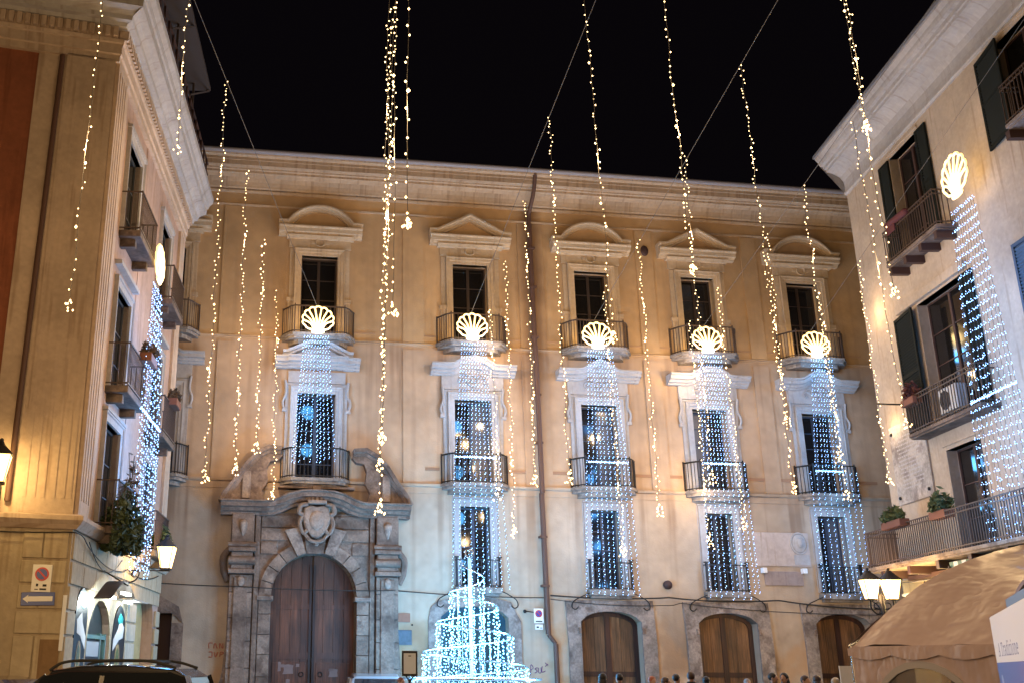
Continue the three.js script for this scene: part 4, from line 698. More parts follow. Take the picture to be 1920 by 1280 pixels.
// ---------------------------------------------------------------- curtains of cold white lights
function curtain(label, m4, rows, nTop, nBot, o = {}) {                  // rows: (left, right, height, out) at the top, at the bar, at the bottom
  const t = thing('icicle_light_curtain', label, 'light curtain', [0, 0, 0], 0, 'icicle light curtains'); t.applyMatrix4(m4);
  const bulb = o.r ?? 0.0125, seg = (A, B, n, ragged, step) => {
    for (let i = 0; i < n; i++) {
      const f = n > 1 ? i / (n - 1) : 0, j = o.jit ?? 0.03, a = V(A[0] + (A[1] - A[0]) * f, A[2], A[3]), b = V(B[0] + (B[1] - B[0]) * f + rr(-j, j), B[2] + (ragged ? rr(-0.12, 0.14) : 0), B[3] + rr(-0.03, 0.03));
      const L = a.distanceTo(b), m = Math.round(L / step), P = [];
      for (let k = 0; k <= m; k++) { const p = a.clone().lerp(b, k / m), d = (A[1] - A[0]) < 0.9 ? 1 : 1; for (const [dx, dy] of o.cross ? [[0, 0.035], [0.035, -0.01], [-0.035, -0.02]] : [[0.012, 0.03], [-0.012, -0.03]]) P.push([p.x + dx + rr(-0.006, 0.006), p.y + dy + rr(-0.015, 0.015), p.z + rr(-0.02, 0.02), rr(0.8, 1.25)]); }
      const s = mesh('light_strand', [rod(a, b, 0.005, 3)], mat.greenWire, t);
      mesh('light_bulbs', bulbs(P, bulb, 1.35), mat.ledCold, s, { stuff: true });
    }
  };
  seg(rows[0], rows[1], nTop, rows.length === 2, o.step ?? 0.165);
  if (rows.length > 2) {
    seg(o.second ?? rows[1], rows[2], nBot, true, o.step2 ?? 0.18);
    const B = rows[1], q = []; for (let x = B[0]; x < B[1]; x += 0.05) q.push([x, B[2] + rr(-0.02, 0.02), B[3] + rr(-0.02, 0.02), rr(0.8, 1.3)]);
    mesh('light_bar', [rod(V(B[0], B[2], B[3]), V(B[1], B[2], B[3]), 0.012, 5)], mat.barCold, t);
    mesh('bar_bulbs', bulbs(q, bulb, 1.1), mat.ledCold, t, { stuff: true });
  }
  const lights = o.lights ?? 5, top = rows[0], last = rows[rows.length - 1];
  for (let i = 0; i < lights; i++) {
    const f = (i + (i ? 0.35 : 0.06)) / lights, h = top[2] + (last[2] - top[2]) * f, c = ((top[0] + top[1]) * (1 - f) + (last[0] + last[1]) * f) / 2;
    const p = V(c, h, top[3] + (last[3] - top[3]) * f + 0.02 + (o.out ?? 0.35)).applyMatrix4(m4); point(o.out ? [0.09, 0.40, 1] : [0.10, 0.46, 1], CURTAIN_LIGHT * (o.power ?? 1) * (i === 0 ? (o.out ? 0.4 : 1.1) : 1), p.x, p.y, p.z, scene, 12);
  }
}
curtain('short cold white light curtain over the window above the gateway', palMatrix, [[-2.3, -1.5, 12.0, 0.95], [-2.64, -1.18, 7.85, 0.85]], 10, 0, { lights: 3, jit: 0.06 });
curtain('cold white light curtain down the second window column, behind the spiral tree', palMatrix, [[3.1, 3.92, 12.02, 0.95], [2.8, 4.08, 8.1, 0.95], [2.66, 4.48, 3.78, 0.95]], 10, 10, { second: [2.78, 4.3, 8.1, 0.95] });
curtain('cold white light curtain down the third window column right of the drainpipe', palMatrix, [[7.57, 8.44, 11.95, 0.95], [7.36, 8.7, 8.08, 0.95], [7.09, 8.83, 3.7, 0.95]], 10, 10, { second: [7.3, 8.75, 8.08, 0.95] });
curtain('cold white light curtain down the fourth window column of the palace', palMatrix, [[11.6, 12.43, 11.97, 0.95], [11.47, 12.56, 8.16, 0.95], [11.26, 13.02, 3.77, 0.95]], 10, 10, { second: [11.4, 12.9, 8.16, 0.95] });
curtain('cold white light curtain down the last window column, beside the street lamp', palMatrix, [[15.85, 16.63, 12.02, 0.95], [15.5, 16.5, 8.03, 0.95], [15.28, 16.96, 3.84, 0.95]], 9, 9, { second: [15.3, 17.0, 7.95, 0.95], step: 0.18 });
curtain('cold white light curtain hanging by the wall of the corner house', leftMatrix, [[-8.2, -7.1, 10.1, 0.6], [-8.5, -6.1, 7.0, 0.6], [-8.2, -6.05, 3.5, 0.6]], 12, 12, { r: 0.0135, step: 0.18, step2: 0.18, power: 1.5, out: 0.7, jit: 0.12 });
curtain('wide cold white light curtain on the wall of the side house', rightMatrix, [[6.6, 7.6, 12.6, 0.6], [5.95, 7.95, 7.8, 0.6], [5.75, 8.4, 3.9, 0.6]], 11, 12, { r: 0.0125, step: 0.24, step2: 0.22, power: 1.6, out: 0.8, jit: 0.08, cross: true });

// ---------------------------------------------------------------- the spiral tree of lights
{
  const cx = 2.86, cz = -29, t = thing('spiral_light_tree', 'cone of cold white fairy lights wound on a spiral hoop in front of the palace', 'light tree', [cx, 0, cz], 0);
  const px = 66.2, turns = 5.5, top = 4.48, at = (f) => { const th = f * turns * Math.PI * 2 + Math.PI * 0.95, r = 0.19 + 0.375 * f * turns, y = top - 0.79 * f * turns; return [r, th, Math.max(0.22, y)]; };
  const hoop = [], P = [], N = 230;
  for (let i = 0; i <= N; i++) { const [r, th, y] = at(i / N); hoop.push(V(r * Math.cos(th), y, -r * Math.sin(th))); }
  mesh('spiral_hoop', [tube(hoop, 0.02, 400, 5)], mat.chrome, t);
  let acc = 0;
  for (let i = 1; i <= N * 6; i++) {
    const f = i / (N * 6), [r, th, y] = at(f), [r0, t0] = at((i - 1) / (N * 6)); acc += r * (th - t0);
    const x = r * Math.cos(th), z = -r * Math.sin(th);
    if (rnd() < 0.75) P.push([x, y, z, 0.9]);
    if (acc > 0.21) { acc = 0; const drop = Math.min(y - 0.2, 1.9); for (let d = 0.06; d < drop; d += 0.092) P.push([x + rr(-0.03, 0.03), y - d + rr(-0.025, 0.025), z + rr(-0.03, 0.03), rr(0.7, 1.35)]); }
  }
  mesh('light_bulbs', bulbs(P, 0.0165, 1.2), mat.ledTree, t, { stuff: true });
  const ribs = []; for (let i = 0; i < 10; i++) { const [r, th, y] = at(0.16 + i * 0.084); ribs.push(rod(V(r * Math.cos(th), 0.05, -r * Math.sin(th)), V(r * Math.cos(th), y, -r * Math.sin(th)), 0.014, 5)); }
  for (const y of [0.2, 1.42]) ribs.push(new THREE.TorusGeometry(y < 1 ? 2.5 : 1.85, 0.03, 5, 40).rotateX(Math.PI / 2).translate(0, y, 0));
  mesh('frame', ribs, mat.chrome, t, { stuff: true });
  mesh('mast', [rod(V(0, 0, 0), V(0, 4.62, 0), 0.05, 10)], M(0.6, 0.65, 0.7, 0.4), t);
  mesh('finial', [new THREE.TorusGeometry(0.11, 0.022, 8, 20).translate(0, 4.74, 0), new THREE.TorusGeometry(0.11, 0.018, 8, 20).rotateY(Math.PI / 2).translate(0, 4.74, 0), ball(0, 4.74, 0, 0.04)], mat.chrome, t);
  mesh('base', [lathe([[0.001, 0.12], [2.55, 0.12], [2.62, 0.08], [2.62, 0], [0.001, 0]], 0, 0, 0, 32)], mat.white, t);
  for (const [r, y, k] of [[0.3, 3.6, 0.5], [0.8, 2.9, 0.8], [1.3, 2.1, 1], [1.9, 1.2, 1]]) for (const a of [0.5, 2.6, 4.7]) point([0.14, 0.52, 1], TREE_LIGHT * k / 3, cx + (r + 0.25) * Math.cos(a), y, cz + (r + 0.25) * Math.sin(a), scene, 12);
}

// ---------------------------------------------------------------- lanterns
function lanternHead(parent, x, y, z, s = 1) {      // a four-sided tapered glass lantern, base at y
  const g4 = (r0, r1, h, yy) => new THREE.CylinderGeometry(r1, r0, h, 4, 1).rotateY(Math.PI / 4).translate(x, yy + h / 2, z);
  mesh('lantern_glass', [g4(0.14 * s, 0.245 * s, 0.42 * s, y + 0.04 * s)], mat.lampGlass, parent);
  const fr = [g4(0.155 * s, 0.155 * s, 0.035 * s, y), g4(0.29 * s, 0.275 * s, 0.03 * s, y + 0.46 * s), g4(0.26 * s, 0.10 * s, 0.13 * s, y + 0.49 * s), g4(0.09 * s, 0.06 * s, 0.06 * s, y + 0.62 * s), ball(x, y + 0.71 * s, z, 0.035 * s)];
  for (const [a, b] of [[1, 1], [1, -1], [-1, 1], [-1, -1]]) fr.push(bar(V(x + a * 0.102 * s, y + 0.03 * s, z + b * 0.084 * s), V(x + a * 0.176 * s, y + 0.47 * s, z + b * 0.148 * s), 0.016 * s));
  mesh('lantern_frame', fr, mat.iron, parent);
  const p = V(x, y + 0.22 * s, z); parent.updateMatrixWorld(true); p.applyMatrix4(parent.matrixWorld); return p;
}
function lampPost(label, pos, turn, power) {
  const t = thing('street_lamp', label, 'street lamp', pos, turn, undefined), I = mat.iron;
  mesh('post', [lathe([[0.001, 0], [0.22, 0], [0.22, 0.12], [0.16, 0.2], [0.15, 0.6], [0.11, 0.68], [0.09, 0.8], [0.075, 2.55], [0.1, 2.6], [0.13, 2.66], [0.10, 2.74], [0.2, 2.84], [0.21, 2.9], [0.08, 3.0], [0.06, 3.1], [0.055, 3.6], [0.001, 3.7]], 0, 0, 0, 14)], I, t);
  const arms = [];
  for (const s of [-1, 1]) arms.push(tube([V(0, 3.2, 0), V(s * 0.16, 3.15, 0), V(s * 0.3, 3.3, 0), V(s * 0.3, 3.5, 0)], 0.022, 14, 6), tube([V(s * 0.06, 3.45, 0), V(s * 0.2, 3.42, 0), V(s * 0.22, 3.32, 0), V(s * 0.15, 3.3, 0)], 0.015, 12, 5), rod(V(s * 0.36, 3.5, 0), V(s * 0.4, 3.02, 0), 0.008, 4));
  mesh('arms', arms, I, t);
  for (const s of [-1, 1]) { const p = lanternHead(t, s * 0.28, 3.5, 0, 1.15); point([1, 0.62, 0.29], power, p.x, p.y, p.z, scene, 6); }
  return t;
}
lampPost('iron street lamp with two glowing lanterns beside the tent, before the side house', [13.72, 0, -28], 0, LANTERN_LIGHT * 1.5);
lampPost('iron street lamp with two glowing lanterns at the near side of the square', [3.6, 0, 3.5], 0, LANTERN_LIGHT * 1.1);
lampPost('iron street lamp with two glowing lanterns at the near left of the square', [-5.6, 0, -7], 0, LANTERN_LIGHT * 4);
function wallLantern(label, m4, reach, power) {
  const t = thing('wall_lantern', label, 'lantern'); t.applyMatrix4(m4); t.updateMatrixWorld(true);
  mesh('bracket', [bar(V(0, 0, 0), V(0, 0, reach + 0.1), 0.03), bar(V(0, -0.35, 0.02), V(0, 0.12, 0.02), 0.05), tube([V(0, -0.3, 0.05), V(0, -0.22, 0.25), V(0, -0.05, 0.32), V(0, 0.0, 0.22), V(0, -0.1, 0.14), V(0, -0.16, 0.2)], 0.018, 20, 5)], mat.iron, t);
  const p = lanternHead(t, 0, 0.02, reach, 1.15); point([1, 0.66, 0.25], power, p.x, p.y, p.z, scene, 6);
}
wallLantern('glowing yellow lantern on a scrolled bracket above the arched niche', leftMatrix.clone().multiply(new THREE.Matrix4().makeTranslation(-5.9, 3.62, 0)), 0.95, LANTERN_LIGHT * 0.8);
wallLantern('glowing lantern on the cream front of the corner house, cut by the photo edge', frontMatrix.clone().multiply(new THREE.Matrix4().makeTranslation(-1.37, 4.58, 0.08)), 0.75, LANTERN_LIGHT * 0.4);
{ // strip lamp under the long balcony on the right
  const t = thing('strip_lamp', 'long white strip lamp on the yellow wall above the tent', 'lamp'), f = (g) => g.map((q) => q.applyMatrix4(rightMatrix));
  mesh('housing', f([bx(0.5, 2.7, 3.5, 3.56, 0.15, 0.45)]), M(0.4, 0.38, 0.34, 0.5), t); mesh('tube_lamp', f([bx(0.55, 2.65, 3.38, 3.498, 0.2, 0.4)]), mat.tubeWarm, t);
  for (const s of [0.9, 1.7, 2.4]) { const p = onRight(s, 3.28, 0.5); point([1, 0.74, 0.28], 7, p.x, p.y, p.z, scene, 8); }
  const a = thing('shop_awning', 'folded green and white shop awning under the long iron balcony', 'awning'), g = [[], []];
  for (let i = 0; i < 16; i++) g[i % 2].push(bx(4.2 + i * 0.2, 4.4 + i * 0.2, 3.88, 4.1, 0.3, 0.85));
  mesh('green_stripe', f(g[0]), M(0.05, 0.13, 0.10, 0.7), a, { stuff: true }); mesh('white_stripe', f(g[1]), M(0.5, 0.55, 0.5, 0.7), a, { stuff: true }); mesh('roller', f([bx(4.15, 7.5, 4.02, 4.14, 0.1, 0.28), bx(4.2, 4.24, 3.95, 4.0, 0.1, 0.9)]), mat.iron, a);
  const c = thing('awning_arm', 'dark folded awning roller on the yellow wall near the street lamp', 'awning');
  mesh('roller', f([bx(0.9, 3.9, 3.9, 4.02, 0.1, 0.4)]), mat.brownDark, c); mesh('arm', f([bar(V(1.4, 3.9, 0.2), V(1.9, 3.6, 0.4), 0.04), bar(V(3.0, 3.9, 0.2), V(3.4, 3.6, 0.4), 0.04)]), mat.brownDark, c);
}
// ---------------------------------------------------------------- vehicles
function car(name, label, pos, turn, paint, suv, group) {
  const t = thing(name, label, 'car', pos, turn, group), H = suv ? 1.66 : 1.46, hw = suv ? 0.88 : 0.82, L = suv ? 2.25 : 1.95;
  const side = new THREE.Shape(); side.moveTo(-L, 0.35); side.lineTo(-L, 0.85); side.quadraticCurveTo(-L, 1.0, -L + 0.2, 1.02); side.lineTo(-L + 0.35, 1.04); side.lineTo(0.95, 1.02); side.quadraticCurveTo(L - 0.15, 0.95, L - 0.02, 0.68); side.lineTo(L, 0.35); side.lineTo(1.72, 0.3); side.absarc(1.35, 0.32, 0.37, 0, Math.PI, false); side.lineTo(-0.98, 0.3); side.absarc(-1.35, 0.32, 0.37, 0, Math.PI, false); side.lineTo(-L, 0.35);
  mesh('body', [new THREE.ExtrudeGeometry(side, { depth: 2 * hw - 0.16, bevelEnabled: true, bevelSize: 0.06, bevelThickness: 0.08, bevelSegments: 3, curveSegments: 10 }).translate(0, 0, -hw + 0.08)], paint, t);
  const cab = poly([[-L + 0.2, 1.0], [-L + 0.42, H - 0.14], [-L + 0.7, H - 0.05], [0.05, H - 0.05], [0.35, H - 0.12], [1.05, 1.0]]);
  mesh('window_glass', [new THREE.ExtrudeGeometry(cab, { depth: 2 * hw - 0.5, bevelEnabled: true, bevelSize: 0.03, bevelThickness: 0.14, bevelSegments: 3 }).translate(0, 0, -hw + 0.25)], mat.carGlass, t);
  const roof = poly([[-L + 0.44, H - 0.1], [-L + 0.62, H - 0.02], [-0.9, H + 0.035], [-0.2, H + 0.02], [0.25, H - 0.05], [0.32, H - 0.12], [0.1, H - 0.1], [-L + 0.6, H - 0.09]]);
  mesh('roof', [new THREE.ExtrudeGeometry(roof, { depth: 2 * hw - 0.52, bevelEnabled: true, bevelSize: 0.03, bevelThickness: 0.1, bevelSegments: 3 }).translate(0, 0, -hw + 0.26)], paint, t);
  for (const s of [-1, 1]) {
    for (const q of [bar(V(0.33, H - 0.1, s * (hw - 0.15)), V(1.02, 1.0, s * (hw - 0.06)), 0.06), bar(V(-0.55, H - 0.1, s * (hw - 0.13)), V(-0.5, 1.0, s * (hw - 0.07)), 0.07), bar(V(-L + 0.45, H - 0.1, s * (hw - 0.15)), V(-L + 0.25, 1.0, s * (hw - 0.1)), 0.12)]) mesh('pillar', [q], paint, t);
    if (suv) mesh('roof_rail', [tube([V(0.3, H - 0.03, s * (hw - 0.2)), V(0.12, H + 0.08, s * (hw - 0.2)), V(-0.6, H + 0.12, s * (hw - 0.2)), V(-1.3, H + 0.11, s * (hw - 0.2)), V(-1.65, H + 0.02, s * (hw - 0.2))], 0.024, 24, 6)], mat.tyre, t);
    mesh('mirror', [new RoundedBoxGeometry(0.12, 0.16, 0.2, 2, 0.05).translate(0.72, 1.08, s * (hw + 0.14)), bar(V(0.74, 1.02, s * (hw - 0.02)), V(0.73, 1.05, s * (hw + 0.1)), 0.04)], paint, t);
    for (const x of [-1.35, 1.35]) { const w = mesh('wheel', [new THREE.CylinderGeometry(0.31, 0.31, 0.2, 20).rotateX(Math.PI / 2).translate(x, 0.31, s * (hw - 0.12))], mat.tyre, t); mesh('rim', [new THREE.CylinderGeometry(0.19, 0.17, 0.03, 14).rotateX(Math.PI / 2).translate(x, 0.31, s * (hw - 0.005))], mat.chrome, w); }
    mesh('headlight', [rbx(L - 0.12, L - 0.0, 0.66, 0.8, s * 0.62 - 0.17, s * 0.62 + 0.17, 0.03)], mat.chrome, t);
    mesh('tail_light', [rbx(-L - 0.03, -L + 0.1, 0.72, 0.95, s * 0.66 - 0.11, s * 0.66 + 0.11, 0.03)], mat.tail, t);
  }
  if (suv) mesh('crossbar', [bx(-0.42, -0.35, H + 0.1, H + 0.13, -hw + 0.2, hw - 0.2), bx(-1.22, -1.15, H + 0.1, H + 0.13, -hw + 0.2, hw - 0.2)], mat.tyre, t, { stuff: true });
  mesh('number_plate', [bx(L - 0.0, L + 0.025, 0.45, 0.56, -0.26, 0.26)], mat.signWhite, t);
  return t;
}
car('parked_car', 'dark glossy estate car with roof rails parked before the snack shop', [-4.45, 0, -17], 3.06, mat.paint, true);
car('parked_car', 'dark car with only its roof end showing at the photo\'s lower left corner', [-7.1, 0, -18.6], 2.7, M(0.03, 0.012, 0.012, 0.25, { physical: true, clearcoat: 1 }), false);
car('parked_car', 'small silver-grey car parked in front of the gateway doors', [0.3, 0, -31.2], -1.5, mat.silver, false);

// ---------------------------------------------------------------- tent and banner at the right
{
  const t = thing('market_tent', 'white plastic market tent with arched clear windows beside the banner', 'tent', [8.05, 0, -11.1], 0.30);
  const pvc = M(0.36, 0.275, 0.285, 0.3, { physical: true, clearcoat: 0.5, clearcoatRoughness: 0.25, bumpMap: wrinkleTex, bumpScale: 0.07 });
  const A = 1.95, eave = 2.0, peak = 3.15, v = [], R = 10;
  const prof = (f) => peak - (peak - eave) * Math.pow(f, 2.5) ;            // f: 0 at the peak, 1 at the eave
  const pt = (side, f, w) => { const a = side * Math.PI / 2, x = A * f * w, z = A * f, y = prof(f) - 0.10 * Math.sin(Math.PI * f) * (1 - w * w) + (0.022 * Math.sin(w * 11 + side * 2 + f * 4) + 0.018 * Math.sin(w * 23 + f * 9)) * f; return [x * Math.cos(a) + z * Math.sin(a), y, -x * Math.sin(a) + z * Math.cos(a)]; };
  for (let s = 0; s < 4; s++) for (let i = 0; i < R; i++) for (let j = 0; j < R; j++) { const f0 = 0.02 + 0.98 * i / R, f1 = 0.02 + 0.98 * (i + 1) / R, w0 = -1 + 2 * j / R, w1 = -1 + 2 * (j + 1) / R; const a = pt(s, f0, w0), b = pt(s, f1, w0), c = pt(s, f1, w1), d = pt(s, f0, w1); v.push(...a, ...b, ...c, ...a, ...c, ...d); }
  let g = new THREE.BufferGeometry(); g.setAttribute('position', new THREE.BufferAttribute(new Float32Array(v), 3)); g = mergeVertices(g, 1e-3); g.computeVertexNormals();
  { const p = g.attributes.position, uv = new Float32Array(p.count * 2); for (let i = 0; i < p.count; i++) { uv[2 * i] = p.getX(i); uv[2 * i + 1] = p.getZ(i); } g.setAttribute('uv', new THREE.BufferAttribute(uv, 2)); }
  mesh('roof', [g], pvc, t, { keepUV: true });
  mesh('finial', [lathe([[0.05, 3.2], [0.06, 3.3], [0.02, 3.4], [0.001, 3.5]], 0, 0, 0, 8)], pvc, t);
  for (let s = 0; s < 4; s++) {
    const q = part('side_panel', t); q.rotation.y = s * Math.PI / 2;
    const sh = poly([[-A, 0], [A, 0], [A, eave], [-A, eave]]), arch = (cx, hw, y0, y1) => [[cx - hw, y0], [cx + hw, y0], ...arcPts(cx, y1 - hw * 0.8, hw, hw * 0.8, 0, Math.PI, 12)];
    const ws = [[-0.95, 0.68], [0.95, 0.68]];
    for (const [cx, hw] of ws) sh.holes.push(new THREE.Path(arch(cx, hw, 0.5, 1.82).map(([a, b]) => new THREE.Vector2(a, b))));
    mesh('sheet', [extr(sh, A - 0.02, A)], pvc, q);
    for (const [cx, hw] of ws) { mesh('clear_window', [extr(poly(arch(cx, hw, 0.5, 1.82)), A - 0.014, A - 0.006)], M(0.75, 0.72, 0.7, 0.06, { physical: true, transmission: 0.92, thickness: 0, ior: 1.45 }), q); mesh('window_seam', [sweep(arch(cx, hw, 0.5, 1.82).slice(1), [[-0.02, A], [-0.02, A + 0.012], [0.05, A + 0.012], [0.05, A]])], M(0.28, 0.26, 0.27, 0.5), q); }
    mesh('valance', [extr(poly([[-A, eave - 0.02], [-A, eave - 0.1], ...Array.from({ length: 25 }, (_, i) => [-A + 2 * A * i / 24, eave - 0.1 - 0.05 * Math.abs(Math.sin(i * Math.PI / 4))]), [A, eave - 0.1], [A, eave - 0.02]]), A + 0.01, A + 0.025)], pvc, q);
    mesh('pole', [rod(V(-A + 0.02, 0, A - 0.02), V(-A + 0.02, eave, A - 0.02), 0.025, 8)], mat.chrome, q);
    mesh('arch_pole', [tube([V(-A, eave, A), V(-A * 0.6, eave + 0.55, A * 0.6), V(-A * 0.2, eave + 1.0, A * 0.2)], 0.02, 10, 6)], mat.chrome, q);
  }
  const inside = thing('clothes_rack', 'rack of dark hanging clothes seen through the tent window', 'clothes rack', [7.3, 0, -11.2], 0.9);
  mesh('stand', [rod(V(-1, 0, 0), V(-1, 1.7, 0), 0.02), rod(V(1, 0, 0), V(1, 1.7, 0), 0.02), rod(V(-1, 1.7, 0), V(1, 1.7, 0), 0.02)], mat.chrome, inside);
  for (let i = 0; i < 11; i++) mesh('garment', [extr(poly([[-0.22, 1.5], [-0.06, 1.64], [0.06, 1.64], [0.22, 1.5], [0.26, 0.75 + rr(-0.1, 0.1)], [-0.26, 0.75]]), -0.04, 0.04).rotateY(Math.PI / 2 + rr(-0.2, 0.2)).translate(-0.9 + i * 0.18, 0, 0)], [M(0.03, 0.035, 0.015, 0.9), M(0.02, 0.02, 0.025, 0.9), M(0.07, 0.03, 0.02, 0.9), M(0.10, 0.09, 0.08, 0.9)][i % 4], inside);
}
{ // printed banner board, its lettering too soft to read more than a few words
  const TURN = -2.03, O = [4.76, 0, -8.05];
  const t = thing('banner_board', 'white banner with a purple band of lettering at the photo\'s lower right', 'banner', O, TURN);
  const cv = document.createElement('canvas'); cv.width = 1024; cv.height = 1024; const c = cv.getContext('2d');
  const gr = c.createLinearGradient(0, 0, 1024, 0); c.fillStyle = '#e9e6ea'; c.fillRect(0, 0, 1024, 1024);
  gr.addColorStop(0, '#4a3f96'); gr.addColorStop(0.45, '#5b3f90'); gr.addColorStop(1, '#b03a86'); c.fillStyle = gr; c.fillRect(0, 190, 1024, 360);
  c.fillStyle = '#5c4a70'; c.font = 'italic 74px serif'; c.fillText('A Tradizione', 90, 165);
  c.fillStyle = '#d9d4e6'; c.font = 'bold 118px sans-serif'; c.fillText('COMUNALE DEI', 150, 480);
  c.fillStyle = '#3c3f66'; c.font = 'bold 92px sans-serif'; c.fillText('DISCO & CAMPI', 180, 690); c.fillStyle = '#8d86b8'; c.beginPath(); c.arc(85, 265, 26, 0, 7); c.fill();
  const tx = new THREE.CanvasTexture(cv); tx.colorSpace = THREE.SRGBColorSpace;
  mesh('print', [new THREE.PlaneGeometry(3.2, 1.75).translate(1.6, 1.255, 0.012)], M(1, 1, 1, 0.55, { map: tx }), t, { keepUV: true });
  mesh('board', [rbx(-0.01, 3.21, 0.36, 2.14, -0.03, 0.008, 0.006)], mat.white, t); mesh('leg', [bx(0.05, 0.1, 0, 0.34, -0.03, 0)], mat.chrome, t); mesh('leg', [bx(3.1, 3.15, 0, 0.36, -0.03, 0)], mat.chrome, t);
  const k = thing('stall_canopy', 'grey-blue rounded stall canopy rising behind the purple banner', 'canopy', [4.92, 0, -8.05], TURN);
  const cvs = M(0.22, 0.17, 0.22, 0.8), arcv = arcPts(1.9, 2.2, 1.6, 0.12, Math.PI, 0, 18);
  mesh('cover', [extr(poly(arcv), -0.32, -0.28)], cvs, k); mesh('hood', [sweep(arcv, [[0, -1.6], [0, 0.0], [0.03, 0.0], [0.03, -1.6]])], cvs, k);
  mesh('edge_band', [bx(-0.05, 3.4, 2.17, 2.27, -0.02, 0.02)], M(0.16, 0.22, 0.36, 0.6), k);
  for (const x of [0.0, 3.35]) mesh('leg', [rod(V(x, 0, -0.1), V(x, 2.17, -0.1), 0.025)], mat.chrome, k);
  const b = thing('notice_sign', 'upright sign, white above and blue below, at the left edge of the tent', 'sign', [6.25, 0, -14], 0.1);
  mesh('white_half', [bx(-0.08, 0.09, 1.53, 1.79, 0, 0.02)], mat.white, b); mesh('blue_half', [bx(-0.08, 0.09, 1.24, 1.53, 0, 0.02)], M(0.05, 0.18, 0.55, 0.5), b); mesh('post', [bx(0.10, 0.13, 0, 1.84, -0.02, 0.02)], mat.chrome, b);
}
